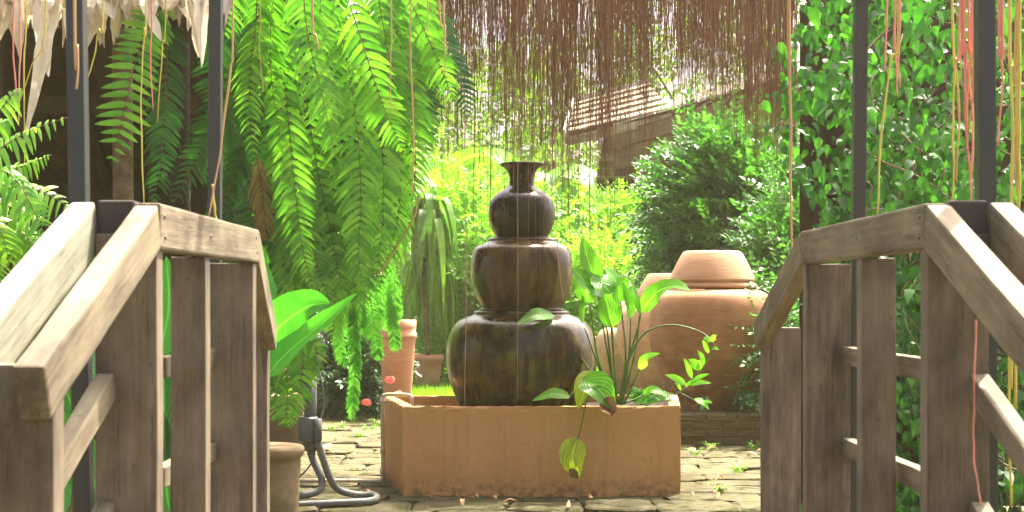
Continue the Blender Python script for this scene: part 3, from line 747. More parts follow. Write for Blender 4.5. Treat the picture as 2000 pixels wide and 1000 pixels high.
# ------------------------------------------------------------------ big clay jars on the brick plinth
def big_jar(cx, d, lid, body, label, mat='clay'):
    k = d / FPX; x = (cx - 1000) * k
    bp = [(hw * k, zat(py, d)) for py, hw in body][::-1]
    root = thing('clay_jar', (x, d, bp[0][1]), label, 'jar', 'lidded clay jars in a row behind the planter')
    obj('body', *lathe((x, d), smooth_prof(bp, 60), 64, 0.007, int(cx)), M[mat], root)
    lp = [(hw * k, zat(py, d)) for py, hw in lid][::-1]
    obj('lid', *lathe((x, d), lp, 64, 0.004, int(cx) + 3), M['clay_lid'], root)
lid1 = [(490, 0), (490.5, 52), (492, 55.5), (496, 59), (512, 68), (530, 77), (545, 83), (548, 84), (550, 82), (550.5, 80.5), (552, 81), (555, 85), (559, 87), (562, 86), (564, 78), (565, 0)]
body1 = [(566, 0), (566, 78), (567, 90), (571, 101), (580, 111), (600, 119), (630, 123), (655, 123.5), (685, 119), (720, 108), (750, 97), (780, 88), (806, 83), (810, 80), (810, 0)]
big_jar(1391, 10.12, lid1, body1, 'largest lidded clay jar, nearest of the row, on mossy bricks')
def scale_prof(pr, c0, y0, y1, f):
    t0, t1 = pr[0][0], pr[-1][0]
    return [(y0 + (py - t0) / (t1 - t0) * (y1 - y0), hw * f) for py, hw in pr]
big_jar(1312, 11.5, scale_prof(lid1, 0, 534, 592, 0.83), scale_prof(body1, 0, 593, 782, 0.87), 'lidded clay jar half hidden behind the largest clay jar', 'clay_lit')
big_jar(1256, 13.2, scale_prof(lid1, 0, 588, 638, 0.76), scale_prof(body1, 0, 639, 772, 0.76), 'farthest and smallest lidded clay jar at the end of the row', 'clay_lit')

def plinth(x0, x1, y0, y1, H, label, name='brick_plinth', rows=4, core=True):
    root = thing(name, ((x0 + x1) / 2, (y0 + y1) / 2, 0), label, 'plinth')
    rr = random.Random(int(abs(x0) * 100))
    obj('mortar', *box(((x0 + x1) / 2, (y0 + y1) / 2, H / 2 - 0.017), (x1 - x0 - 0.024, y1 - y0 - 0.024, H - 0.03)), M['mortar'], root, smooth=False)
    bh = H / rows; variants = []
    for q in range(6):
        bm = bmesh.new(); bmesh.ops.create_cube(bm, size=1)
        bmesh.ops.scale(bm, vec=(0.2, 0.09, bh - 0.011), verts=bm.verts)
        bmesh.ops.bevel(bm, geom=bm.edges[:], offset=0.006, segments=1, affect='EDGES')
        for v in bm.verts: v.co += Vector((rr.gauss(0, .0022), rr.gauss(0, .0022), rr.gauss(0, .0018)))
        me = bpy.data.meshes.new('brick'); bm.to_mesh(me); bm.free(); me.materials.append(M['brick']); variants.append(me)
    def put(x, y, z, rz, sx=1.0):
        o = link(bpy.data.objects.new('brick', rr.choice(variants))); o.parent = root
        o.location = Vector((x, y, z)) - ORIG[root] + Vector((rr.gauss(0, .001), rr.gauss(0, .003), 0)); o.rotation_euler = (rr.gauss(0, .008), rr.gauss(0, .006), rz + rr.gauss(0, .012)); o.scale = (sx, 1, 1)
    for r in range(rows):
        z = bh * (r + 0.5)
        x = x0 + (0.0 if r % 2 == 0 else -0.105)
        while x < x1 - 0.03:
            a = max(x, x0); b = min(x + 0.2, x1)
            if b - a > 0.03: put((a + b) / 2, y0 + 0.045, z, 0, (b - a) / 0.2)
            x += 0.212
        y = y0 + 0.1 + (0.1 if r % 2 else 0.0)
        while y < y1 - 0.05:
            put(x0 + 0.045, y + 0.1, z, math.pi / 2); y += 0.212
    # cap course
    y = y0 + 0.14
    while y < y0 + 0.5:
        x = x0 + 0.1 + (0.05 if int(y * 10) % 2 else 0)
        while x < x1: put(x, y, H - bh / 2, 0); x += 0.212
        y += 0.1
plinth(0.78, 2.05, 9.56, 11.0, 0.214, 'low mossy brick plinth under the largest clay jar')
pb = plinth(0.50, 1.55, 11.02, 14.2, 0.14, 'low brick ledge farther back under the smaller clay jars', rows=3)

# ------------------------------------------------------------------ plants in the planter
def leaf(parent, path, wd, nrm, mat='sword', shape=W_ovate, n=12, fold=0.22, wave=0.05, name='leaf', cols=2, label=None):
    o = obj(name, *ribbon(path, wd, nrm, shape, n, fold, wave, cols=cols), M[mat], parent)
    nr_, nc = n + 1, 2 * cols + 1
    at = o.data.attributes.new('blade', 'FLOAT_VECTOR', 'POINT')
    at.data.foreach_set('vector', np.array([(-1 + 2 * c / (nc - 1), r / (nr_ - 1), 0) for r in range(nr_) for c in range(nc)], dtype=np.float32).ravel())
    if label: o['label'] = label
    return o
SW = 7.30
sp = thing('sword_plant', P(1205, 786, SW), 'broad leaved green water plant with arching stems in the planter', 'plant')
base = P(1207, 790, SW)
def spx(pts, d=SW): return [P(x, y, d + (q[0] if q else 0)) for (x, y, *q) in pts]
k_ = SW / FPX
sword = [   # (stem points, blade points, blade width px, normal)
 ([(1205, 790), (1185, 680), (1166, 560)], [(1166, 562), (1150, 512, -.03), (1136, 460, -.02)], 44, (0.35, -1, 0.2)),
 ([(1200, 790), (1190, 680), (1176, 575)], [(1178, 572), (1150, 556, -.06), (1114, 520, -.1)], 56, (-0.2, -0.8, 0.75)),
 ([(1206, 790), (1198, 690), (1188, 570)], [(1170, 535), (1182, 560, -.05), (1196, 575, -.08)], 62, (0.5, -1, 0.1)),
 ([(1208, 790), (1222, 700), (1212, 590)], [(1212, 592), (1205, 555, -.04), (1183, 520, 0)], 44, (0.6, -1, 0.1)),
 ([(1214, 790), (1240, 690), (1250, 612)], [(1251, 615), (1240, 580, -.04), (1229, 538, -.03)], 26, (1.6, -1, 0.0)),
 ([(1210, 790), (1222, 720), (1246, 640), (1252, 608)], [(1250, 612), (1282, 572, -.06), (1318, 559, -.12), (1349, 568, -.2)], 42, (0.2, -0.8, 0.65)),
 ([(1198, 780), (1150, 720), (1108, 660), (1082, 618)], [(1082, 616), (1048, 616, -.1), (1008, 634, -.16)], 30, (0.1, -0.85, 0.6)),
 ([(1192, 785), (1170, 720), (1142, 640)], [(1137, 632), (1134, 600, -.02), (1144, 564, 0)], 22, (1.4, -1, 0.0)),
 ([(1192, 770), (1165, 728), (1140, 740, -.12), (1112, 776, -.2)], [(1114, 775, -.2), (1080, 770, -.22), (1039, 783, -.22)], 26, (0.0, -0.75, 0.75)),
 ([(1200, 790), (1168, 700), (1152, 590)], [(1152, 592), (1140, 560, -.04), (1120, 540, -.06)], 40, (-0.5, -1, 0.3)),
 ([(1212, 790), (1228, 700), (1232, 620)], [(1232, 622), (1228, 590, -.05), (1212, 548, -.06)], 34, (0.9, -1, 0.2)),
 ([(1206, 790), (1200, 720), (1196, 640)], [(1196, 640), (1188, 600, -.02), (1176, 562, -.03)], 46, (0.1, -1, 0.3)),
 ([(1218, 790), (1236, 750), (1250, 720)], [(1250, 722), (1262, 700, -.04), (1290, 690, -.08)], 20, (0.3, -.8, 0.6)),
 ([(1210, 790), (1240, 780), (1262, 770)], [(1256, 772), (1276, 762, -.02), (1310, 776, -.04)], 20, (0, -.7, .7)),
]
for st, bl, wpx, nr in sword:
    obj('stem', *tube(catmull(spx(st), 16), lambda s: 0.0065 - 0.003 * s, 6), M['stem'], sp)
    leaf(sp, spx(bl), wpx * k_, nr, fold=0.25, wave=0.04)
# big limp leaf folded over the rim, its end withered
leaf(sp, spx([(1180, 760, -.1), (1150, 752, -.2), (1128, 800, -.24)]), 52 * k_, (-.5, -1, .5), mat='sword_yellow', fold=.5, label='limp yellowing leaf hanging over the planter rim')
leaf(sp, spx([(1135, 742, -.2), (1168, 760, -.25), (1202, 802, -.27)]), 62 * k_, (.3, -1, .5), fold=.4)
leaf(sp, spx([(1172, 782, -.262), (1186, 800, -.275), (1196, 812, -.27)]), 34 * k_, (.3, -1, .4), mat='dead_dark', fold=1.1, wave=.25, label='withered brown tip of the limp leaf')
obj('stem', *tube(catmull(spx([(1178, 770, -.12), (1150, 775, -.24), (1142, 800, -.26), (1136, 830, -.27), (1128, 858, -.27)]), 22), 0.004, 6), M['stem'], sp)
leaf(sp, spx([(1128, 855, -.27), (1118, 893, -.30), (1131, 936, -.29)]), 50 * k_, (-.15, -1, .12), mat='sword_yellow', fold=.3, wave=.07, n=16, label='yellow green leaf dangling in front of the planter')
leaf(sp, spx([(1112, 916, -.305), (1122, 926, -.303), (1130, 934, -.30)]), 16 * k_, (-.15, -1, .12), mat='dead_dark', fold=.4, wave=.2, label='dry torn tip of the dangling leaf')
# arching runner with plantlets
run = [(1213, 780), (1222, 720), (1255, 655), (1305, 635), (1360, 645), (1392, 668), (1390, 690), (1368, 725), (1345, 752), (1318, 772)]
obj('runner', *tube(catmull(spx([(x, y, -.1 * min(1, i / 5)) for i, (x, y) in enumerate(run)]), 60), lambda s: 0.0055 - 0.003 * s, 6), M['stem'], sp)
obj('runner', *tube(catmull(spx([(1325, 765, -.1), (1350, 778, -.1), (1384, 796, -.1)]), 12), 0.002, 5), M['stem'], sp)
for (x0, y0, x1, y1, w_) in ((1388, 668, 1400, 655, 11), (1386, 670, 1374, 660, 12), (1390, 682, 1405, 684, 7), (1384, 690, 1372, 664, 10), (1376, 712, 1362, 684, 12), (1366, 722, 1344, 702, 17), (1362, 724, 1376, 698, 13), (1352, 740, 1336, 700, 11), (1340, 752, 1299, 732, 15), (1350, 748, 1386, 730, 10), (1345, 752, 1390, 748, 11), (1338, 756, 1362, 742, 8), (1356, 778, 1386, 800, 14), (1330, 762, 1318, 748, 7), (1372, 790, 1392, 786, 9)):
    leaf(sp, spx([(x0, y0, -.1), ((x0 + x1) / 2, (y0 + y1) / 2 - 3, -.12), (x1, y1, -.13)]), w_ * k_, (random.uniform(-.5, .5), -1, .5), n=7)

# ------------------------------------------------------------------ ferns
def pinna_len(t, tip=0.42):
    a = min(1, 0.45 + t * 4); b = 1 if t < 1 - tip else max(0.0, (1 - t) / tip) ** 0.75
    return a * b
def frond(path, width, nrm, n_pairs, mat, parent, droop=0.35, fwd=0.45, pw=0.24, name='frond', seed=0, rach=0.0028, tip=0.42):
    rr = random.Random(seed)
    pts = catmull(path, n_pairs + 2); N0 = Vector(nrm).normalized()
    V = []; F = []
    m = len(pts)
    for i in range(1, m - 1):
        t = i / (m - 1); p = pts[i]; T = (pts[i + 1] - pts[i - 1]).normalized()
        S = T.cross(N0)
        if S.length < 1e-3: continue
        S.normalize(); Nn = S.cross(T)
        L0 = width / 2 * pinna_len(t, tip)
        if L0 < 0.004: continue
        for s in (-1, 1):
            if rr.random() < 0.025: continue
            L = L0 * rr.uniform(0.86, 1.1); f = fwd * rr.uniform(0.7, 1.3); dr = droop * rr.uniform(0.6, 1.4)
            D = (S * s + T * f + Nn * rr.uniform(-.12, .16)).normalized()
            Wp = max(L * pw, width * 0.055) * rr.uniform(0.9, 1.1)
            side = D.cross(Nn); side.normalize()
            i0 = len(V)
            st = p + T * rr.uniform(-.002, .002) + Nn * 0.001
            for (u, ww) in ((0.0, 0.55), (0.18, 1.0), (0.5, 0.95), (0.8, 0.6), (1.0, 0.05)):
                q = st + D * (L * u) + Vector((0, 0, -1)) * (dr * L * u * u)
                V.append(q - side * (ww * Wp / 2) - Nn * (0.12 * ww * Wp)); V.append(q); V.append(q + side * (ww * Wp / 2) - Nn * (0.12 * ww * Wp))
            for a in range(4):
                b = i0 + a * 3
                F += [(b, b + 1, b + 4, b + 3), (b + 1, b + 2, b + 5, b + 4)]
    fo = obj(name, V, F, M[mat], parent)
    obj('rachis', *tube(pts, lambda s: rach * (1 - 0.7 * s), 4), M['rachis'], fo)
    return fo

def fern_px(parent, pts, d, wpx, mat='fern', nrm=(0, -1, 0.25), pairs=None, d2=None, **kw):
    n = len(pts)
    path = [P(x, y, d + ((d2 - d) * i / (n - 1) if d2 else 0)) for i, (x, y) in enumerate(pts)]
    L = sum((path[i + 1] - path[i]).length for i in range(n - 1))
    wd = wpx * d / FPX * (.9 if wpx > 60 else 1)
    pairs = pairs or max(10, int(L / (wd * 0.15)))
    return frond(path, wd, nrm, pairs, mat, parent, seed=int(pts[0][0] * 7 + pts[0][1] * 3 + d * 100) % 99991, **kw)

def basket(parent, c, r):
    prof = [(0.02, c.z - r * 0.75), (r * 0.6, c.z - r * 0.6), (r * 0.95, c.z - r * 0.15), (r, c.z), (r * 0.97, c.z + 0.01), (0.0, c.z - 0.02)]
    obj('hanging_basket', *lathe((c.x, c.y), prof, 20), M['dark_wood'], parent)
    obj('hanger', *tube([c, Vector((c.x, c.y, c.z + 0.6))], 0.004, 5), M['steel'], parent)

# big hanging ferns, several baskets in a row above the picture's edge
hang = []
for (bx, by, d, lab) in ((500, -130, 5.9, 'shaded sword fern hanging beside the black post left of the others'),
                         (640, -150, 6.2, 'dense bright sword fern with the longest hanging fronds'),
                         (790, -120, 6.6, 'yellow green sword fern overhanging beside the brown root curtain')):
    c = P(bx, by, d); t = thing('hanging_fern', c, lab, 'fern', 'sword ferns hanging over the path'); basket(t, c, 0.16); hang.append(t)
hand = [   # (fern, points, distance, width px)
 (1, [(590, -60), (600, 60), (630, 190), (655, 305)], 5.5, 112), (1, [(640, -80), (625, 20), (640, 100)], 5.6, 110),
 (0, [(520, -60), (545, 60), (560, 200), (575, 360), (590, 480), (612, 570)], 5.6, 100), (0, [(505, -80), (500, 40), (487, 180), (496, 330)], 5.5, 88),
 (0, [(545, -70), (530, 30), (530, 150), (552, 300)], 5.55, 92), (0, [(470, -80), (452, 0), (437, 75)], 5.3, 90),
 (1, [(660, -60), (700, 60), (735, 170), (762, 240), (790, 300)], 5.6, 110), (1, [(640, -60), (670, 80), (695, 230), (705, 380), (700, 500), (712, 560)], 5.7, 104),
 (1, [(620, -60), (640, 100), (668, 260), (690, 420), (688, 560)], 5.8, 104), (1, [(680, -40), (720, 120), (745, 270), (748, 420), (735, 540)], 5.8, 112),
 (2, [(770, -60), (820, 40), (860, 130), (888, 200)], 5.9, 100), (2, [(800, -60), (830, 60), (845, 160)], 6.0, 100), (2, [(745, -60), (775, 60), (800, 190), (812, 320), (800, 430)], 5.9, 100),
 (2, [(730, -60), (750, 60), (775, 190), (790, 290)], 5.85, 100), (1, [(590, 60), (600, 200), (620, 330), (645, 450), (660, 530), (672, 590)], 5.9, 104),
 (0, [(560, 120), (565, 260), (590, 400), (620, 520), (650, 600)], 5.85, 100), (0, [(545, 240), (555, 380), (575, 480), (610, 590)], 5.9, 96), (2, [(760, 200), (770, 330), (760, 450), (742, 560)], 6.1, 92),
 (0, [(530, 330), (530, 430), (560, 540), (575, 610)], 6.0, 96), (1, [(720, 260), (722, 380), (705, 480), (690, 590)], 5.9, 100),
 (1, [(655, 300), (650, 420), (660, 500), (640, 580)], 6.0, 96), (2, [(785, 330), (775, 440), (750, 520)], 6.0, 84),
]
rr0 = random.Random(31)
for (x, y0, L, dx, d) in ((555, 250, 330, 20, 6.0), (612, 260, 390, 18, 5.95), (668, 280, 360, -6, 6.0), (722, 300, 290, -10, 6.0), (660, 400, 270, -12, 6.0), (565, 380, 260, 26, 5.95), (710, 400, 210, -8, 5.95), (770, 260, 230, -6, 6.1), (630, 180, 330, 20, 6.0), ):
    hand.append((0 if x < 590 else (1 if x < 740 else 2), [(x - dx * .6, y0), (x, y0 + L * .35), (x + dx * .5, y0 + L * .7), (x + dx, y0 + L)], d, rr0.uniform(84, 104)))
for f, pts, d, wpx in hand:
    fern_px(hang[f], pts, d, wpx, nrm=(random.uniform(-.35, .35), -1, random.uniform(.05, .45)), droop=rr0.uniform(.35, .65), fwd=rr0.uniform(.3, .5))
rr = random.Random(77)
for i in range(36):        # fronds farther back in the mass, many with depth shade baked in
    x = rr.uniform(425, 860); f = 0 if x < 560 else (1 if x < 720 else 2)
    y0 = rr.uniform(-90, 180) if x < 780 else rr.uniform(-90, 40); L = rr.uniform(220, 420) if x < 780 else rr.uniform(140, 260)
    dx = rr.uniform(-60, 60) + (20 if x > 650 else -5); d = rr.uniform(6.0, 6.9)
    pts = [(x, y0), (x + dx * .3, y0 + L * .35), (x + dx * .8, y0 + L * .7), (x + dx, y0 + L)]
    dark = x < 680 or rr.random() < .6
    fern_px(hang[f], pts, d, rr.uniform(85, 115), 'fern_shaded' if dark else 'fern', nrm=(rr.uniform(-.6, .6), -1, rr.uniform(0, .6)), droop=rr.uniform(.3, .6), fwd=rr.uniform(.3, .55))
for pts, d, wp in (([(640, 120), (650, 260), (642, 380), (650, 440)], 6.1, 70), ([(735, 120), (752, 240), (760, 340)], 6.2, 60), ([(500, 300), (515, 400), (520, 470)], 5.9, 70), ([(600, 420), (612, 520), (606, 600)], 6.0, 70)):
    fern_px(hang[1], pts, d, wp, 'fern_dead', nrm=(rr.uniform(-.6, .6), -1, .2), droop=1.0, fwd=.9, name='dead_frond')
# fronds beside the black post, their shade put into the leaf colour
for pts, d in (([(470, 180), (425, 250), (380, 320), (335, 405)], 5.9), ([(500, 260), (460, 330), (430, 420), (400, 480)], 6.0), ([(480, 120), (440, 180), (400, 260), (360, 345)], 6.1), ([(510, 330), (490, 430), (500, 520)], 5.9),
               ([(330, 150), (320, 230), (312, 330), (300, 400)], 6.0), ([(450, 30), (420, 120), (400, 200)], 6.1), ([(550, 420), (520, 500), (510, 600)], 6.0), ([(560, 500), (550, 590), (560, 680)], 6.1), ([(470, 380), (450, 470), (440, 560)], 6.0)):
    fern_px(hang[0], pts, d, 100, 'fern_shaded', nrm=(rr.uniform(-.4, .4), -1, rr.uniform(0, .5)), droop=.3)
# lone frond in front of the thatch shade
lone = thing('hanging_fern', P(300, -30, 5.0), 'fern with one broad green frond hanging below the pale thatch edge', 'fern')
fern_px(lone, [(322, 0), (288, 58), (262, 130), (240, 230), (216, 325)], 4.9, 118, 'fern', nrm=(.1, -1, .1), droop=.12, fwd=.2, tip=.24)
fern_px(lone, [(330, 0), (326, 120), (318, 250), (320, 360)], 5.3, 100, 'fern_shaded', nrm=(.4, -1, .1), droop=.3)
fern_px(lone, [(300, -10), (310, 40), (350, 110)], 5.4, 90, 'fern_shaded', nrm=(.4, -1, .1), droop=.3)
basket(lone, P(315, -90, 5.1), 0.14)
# fern at the left edge with arching fronds
left = thing('arching_fern', P(-60, 330, 4.3), 'bright arching fern at the left edge behind the sloping rail', 'fern')
for i, (pts, wpx, mt) in enumerate((([(-60, 330), (0, 290), (60, 255), (134, 228)], 110, 'fern'), ([(-60, 350), (10, 335), (60, 318), (100, 302)], 80, 'fern'), ([(-60, 360), (20, 362), (85, 375), (142, 410)], 120, 'fern'),
        ([(-50, 380), (10, 400), (50, 415), (88, 430)], 100, 'fern'), ([(-60, 400), (0, 440), (45, 490), (85, 560)], 110, 'fern'), ([(-40, 420), (0, 450), (20, 520)], 100, 'fern'), ([(-60, 300), (-10, 230), (20, 190), (45, 172)], 100, 'fern'),
        ([(-60, 310), (-10, 250), (25, 232)], 100, 'fern_shaded'), ([(-50, 420), (20, 440), (70, 480), (110, 540)], 100, 'fern'), ([(-60, 420), (-20, 500), (0, 580)], 100, 'fern'), ([(-60, 330), (20, 340), (70, 420), (95, 480)], 90, 'fern_shaded'))):
    fern_px(left, pts, 4.25 + 0.05 * (i % 5), wpx, 'shrub' if mt == 'fern' else 'fern', nrm=(rr.uniform(-.2, .2), -0.75, .75), droop=.65, fwd=.3)  # paler shrub leaf colour stands in for light on these fronds
# fine, stringy fern hanging above the ixora
fine = thing('fine_leaved_fern', P(705, 520, 8.2), 'fine leaved pale fern trailing in strings above the pink flowers', 'fern')
for i in range(34):
    x = rr.uniform(640, 775); y0 = rr.uniform(500, 580); L = rr.uniform(80, 140) * (1.0 if x < 740 else 0.8); dx = rr.uniform(-18, 14)
    fern_px(fine, [(x, y0), (x + dx * .3, y0 + L * .5), (x + dx, y0 + L)], rr.uniform(7.6, 8.6), rr.uniform(20, 30), 'fern_fine', nrm=(rr.uniform(-.5, .5), -1, .2), droop=.5, pw=.36, tip=.25, rach=.0015)
for pts in ([(690, 600), (694, 700), (690, 770), (685, 822)], [(700, 560), (690, 650), (700, 740)], [(755, 570), (770, 640), (772, 690)], [(720, 560), (735, 660), (738, 705)], [(650, 570), (660, 660), (676, 720)]):
    fern_px(fine, pts, 7.6, 30, 'fern_fine', droop=.5, pw=.36, tip=.25, rach=.0015)
# young fern at the fan's foot
ff = thing('potted_fern', P(545, 690, 6.0), 'fern with drooping fronds between the fan and the railing', 'fern')
for pts, wpx in (([(560, 650), (590, 690), (585, 760), (565, 832)], 84), ([(530, 680), (560, 730), (560, 800), (556, 836)], 80), ([(520, 690), (535, 760), (540, 826)], 70), ([(545, 670), (600, 665), (618, 690), (600, 750)], 70)):
    fern_px(ff, pts, 5.7, wpx, 'fern', droop=.35)

# bird's nest fern leaf behind the left railing
nf = thing('nest_fern', P(500, 760, 5.0), 'broad glossy nest fern leaves sticking out behind the railing post', 'plant')
for pts, wpx, nr in (([(520, 735, 0), (560, 690, 0), (620, 640, -.05), (698, 572, -.1)], 62, (-.2, -.75, .7)), ([(510, 700, .1), (545, 640, .08), (600, 600, .05), (645, 592, 0)], 92, (.2, -.9, .4)), ([(515, 520, .3), (510, 500, .3), (505, 470, .3)], 30, (0, -1, .2)),
                     ([(505, 700, .15), (512, 620, .2), (508, 540, .25), (498, 480, .25)], 60, (.4, -1, .1)), ([(500, 720, .1), (450, 640, .2), (400, 600, .2)], 80, (0, -.8, .6))):
    leaf(nf, [P(x, y, 5.0 + q) for x, y, q in pts], wpx * 5 / FPX, nr, 'nest', W_strap, 16, .25, .06)
# dark broad leaves seen between the left railing's boards
bl_ = thing('broad_leaf_plant', P(120, 1000, 4.2), 'broad dark green leaves showing between the boards of the left railing', 'plant')
for pts, wpx in (([(-40, 700), (0, 620), (40, 590)], 110), ([(150, 820), (130, 760), (128, 700)], 60), ([(200, 760), (178, 720), (172, 680)], 60), ([(200, 1000), (170, 900), (120, 800)], 90), ([(322, 900), (320, 760), (318, 560)], 90), ([(310, 700), (330, 600), (325, 500)], 90), ([(240, 700), (190, 640), (120, 560)], 110), ([(330, 1000), (322, 920), (318, 800)], 80), ([(250, 800), (200, 700), (160, 640)], 90), ([(180, 520), (150, 470), (110, 440)], 90), ([(60, 1100), (110, 960), (150, 880)], 100)):
    dd = rr.uniform(4.1, 4.6); leaf(bl_, [P(x, y, dd) for x, y in pts], wpx * dd / FPX, (rr.uniform(-.4, .4), -1, .35), 'strap_dark', W_ovate, 10, .25, .04)

# ------------------------------------------------------------------ pedestal fan
fan = thing('pedestal_fan', P(607, 968, 6.95), 'grey pedestal fan with bent tube foot beside the planter', 'fan')
FD = 6.95
obj('pole', *tube([P(606, 880, FD), P(606, 800, FD), P(607, 735, FD)], 0.034 * .9, 16), M['plastic'], fan)
obj('pole', *tube([P(605, 872, FD), P(605, 838, FD)], 0.044, 18), M['plastic'], fan)
mb = MB(); mb.add(*tube([P(602, 862, FD - .01), P(602, 858, FD - .01), P(602, 818, FD - .01), P(602, 814, FD - .01)], lambda s: 0.05 if .01 < s < .99 else 0.044, 20)); mb.build('switch_box', M['plastic'], fan)
mb = MB(); mb.add(*tube([P(621, 861, FD - .05), P(621, 818, FD - .05)], 0.019, 14)); mb.build('switch_box', M['plastic'], fan)
leg1 = [P(602, 868, FD), P(612, 900, FD), P(628, 935, FD - .02), P(624, 957, FD - .05), P(600, 966, FD - .08), P(560, 969, FD - .1), P(520, 972, FD - .12)]
leg2 = [P(620, 862, FD - .04), P(632, 900, FD - .04), P(645, 935, FD - .02), P(662, 957, FD + .02), P(700, 967, FD + .06), P(728, 967, FD + .05), P(736, 972, FD - .02), P(725, 978, FD - .12), P(690, 981, FD - .18), P(600, 985, FD - .22), P(520, 988, FD - .24)]
obj('foot', *tube(catmull(leg1, 50), 0.0175, 12), M['plastic'], fan)
obj('foot', *tube(catmull(leg2, 80), 0.0175, 12), M['plastic'], fan)
fc = P(572, 664, FD - .05); fn = Vector((-0.50, -0.85, 0.08)).normalized()
fa = fn.cross(Vector((0, 0, 1))).normalized(); fb = fa.cross(fn)
def fpt(r, a, h): return fc + fa * (r * math.cos(a)) + fb * (r * math.sin(a)) + fn * h
for sgn, nm in ((1, 'front_grill'), (-1, 'rear_grill')):
    mb = MB(); RR = 0.225
    hh = lambda r: sgn * 0.075 * (1 - (r / RR) ** 2.4)
    for r in (0.05, 0.1, 0.15, 0.19, 0.225):
        mb.add(*tube([fpt(r, a, hh(r)) for a in np.linspace(0, 2 * math.pi, 49)], 0.0016 if r < .22 else 0.005, 4, cap=False))
    for k in range(72):
        a = 2 * math.pi * k / 72
        mb.add(*tube([fpt(r, a + (RR - r) * 1.2, hh(r)) for r in np.linspace(0.05, RR, 7)], 0.0009, 3, cap=False))
    mb.add(*lathe((0, 0), [(0.0, 0), (0.05, 0), (0.045, 0.012), (0, 0.014)], 20)) if False else None
    mb.build(nm, M['plastic'], fan)
for k in range(3):
    a0 = 2 * math.pi * k / 3; V = []; F = []
    for i in range(7):
        r = 0.03 + 0.17 * i / 6; wd = 0.35 + 0.3 * math.sin(math.pi * i / 6)
        for j in range(5):
            u = j / 4 - .5; V.append(fpt(r, a0 + u * 2 * wd, 0.03 * u + 0.0))
    for i in range(6):
        for j in range(4): b = i * 5 + j; F.append((b, b + 1, b + 6, b + 5))
    obj('blade', V, F, M['plastic'], fan)
obj('motor', *tube([fc + fn * 0.02, fc - fn * 0.05, fc - fn * 0.15, fc - fn * 0.2], lambda s: 0.06 if s < .8 else 0.04, 18), M['plastic'], fan)
obj('bracket', *tube([P(607, 735, FD), P(607, 715, FD), fc - fn * 0.1], 0.028, 12), M['plastic'], fan)
obj('power_cord', *tube(catmull([fc - fn * 0.14, P(628, 745, FD), P(633, 790, FD), P(626, 818, FD - .03)], 24), 0.005, 6), M['plastic'], fan)
obj('power_cord', *tube(catmull([P(618, 868, FD), P(610, 900, FD), P(592, 925, FD), P(560, 950, FD), P(520, 985, FD)], 24), 0.004, 6), M['steel'], fan)

# ------------------------------------------------------------------ clay pots
def pot(name, cx, d, prof, mat, label, scallop=0, soil=True):
    k = d / FPX; x = (cx - 1000) * k
    pts = [(hw * k, max(-0.01, zat(py, d))) for py, hw in prof][::-1]
    root = thing(name, (x, d, pts[0][1]), label, 'pot')
    V, F = lathe((x, d), pts, 48, 0.004, int(cx))
    if scallop:
        V2 = []
        for i, v in enumerate(V):
            ring = i // 48; a = 2 * math.pi * (i % 48) / 48; v = Vector(v)
            if ring in scallop: v.z += 0.012 * math.sin(a * 16)
            V2.append(v)
        V = V2
    obj('body', V, F, M[mat], root)
    rt = max(r for r, z in pts[-6:]) * .86
    obj('soil', *lathe((x, d), [(rt, pts[-1][1] - 0.03), (rt * .5, pts[-1][1] - 0.015), (0, pts[-1][1] - 0.01)], 24), M['soil'], root)
    return root
pot('clay_pot', 520, 6.15, [(872, 58), (870, 66), (871, 71), (876, 74), (884, 74), (891, 70), (896, 64), (903, 62), (930, 64), (960, 64), (990, 62), (1020, 58), (1031, 56), (1031, 0)], 'old_pot', 'squat old clay pot with thick rolled rim beside the left railing')
pot('clay_pot', 548, 7.6, [(775, 38), (770, 42), (770, 46), (778, 47), (785, 44), (830, 43), (880, 40), (925, 38), (945, 36), (945, 0)], 'old_pot', 'greenish mossy pot standing behind the fan pole')
pot('clay_pot', 776, 11.7, [(630, 30), (625, 34), (625, 37), (640, 37), (649, 36), (650, 38), (660, 38), (664, 35), (666, 34.5), (700, 33), (740, 30), (775, 27), (817.5, 24), (817.5, 0)], 'pot', 'tall terracotta pot with a banded rim behind the planter')
pot('clay_pot', 836, 15.2, [(700, 25), (694, 28), (693, 30), (700, 30.5), (705, 29), (708, 26), (725, 25), (745, 23), (762, 21), (762.7, 0)], 'pot', 'small terracotta pot with a wavy rim right of the tall pot', scallop=(8, 9, 10))

# strap leaves drooping above the small pot
st = thing('strap_leaf_plant', P(836, 700, 15.0), 'potted plant with long drooping dark strap leaves', 'plant')
obj('stem', *tube(catmull([P(836, 695, 15.2), P(832, 600, 15.2), P(838, 500, 15.2), P(840, 432, 15.2)], 16), 0.03, 8), M['bark'], st)
for i in range(84):
    a = rr.uniform(0, 6.28); y0 = rr.uniform(395, 560) if i < 56 else rr.uniform(392, 440); L = rr.uniform(110, 190); out = rr.uniform(18, 58)
    c0 = P(838, y0, 15.2); k = 15.2 / FPX
    dv = Vector((math.cos(a), math.sin(a), 0))
    path = [c0, c0 + dv * out * k * .6 + Vector((0, 0, 14 * k)), c0 + dv * out * k + Vector((0, 0, -L * .35 * k)), c0 + dv * out * k * 1.08 + Vector((0, 0, -L * k))]
    leaf(st, path, rr.uniform(14, 23) * k, (dv.x, dv.y, .5), 'strap', W_lance, 9, .2, .04, cols=1)

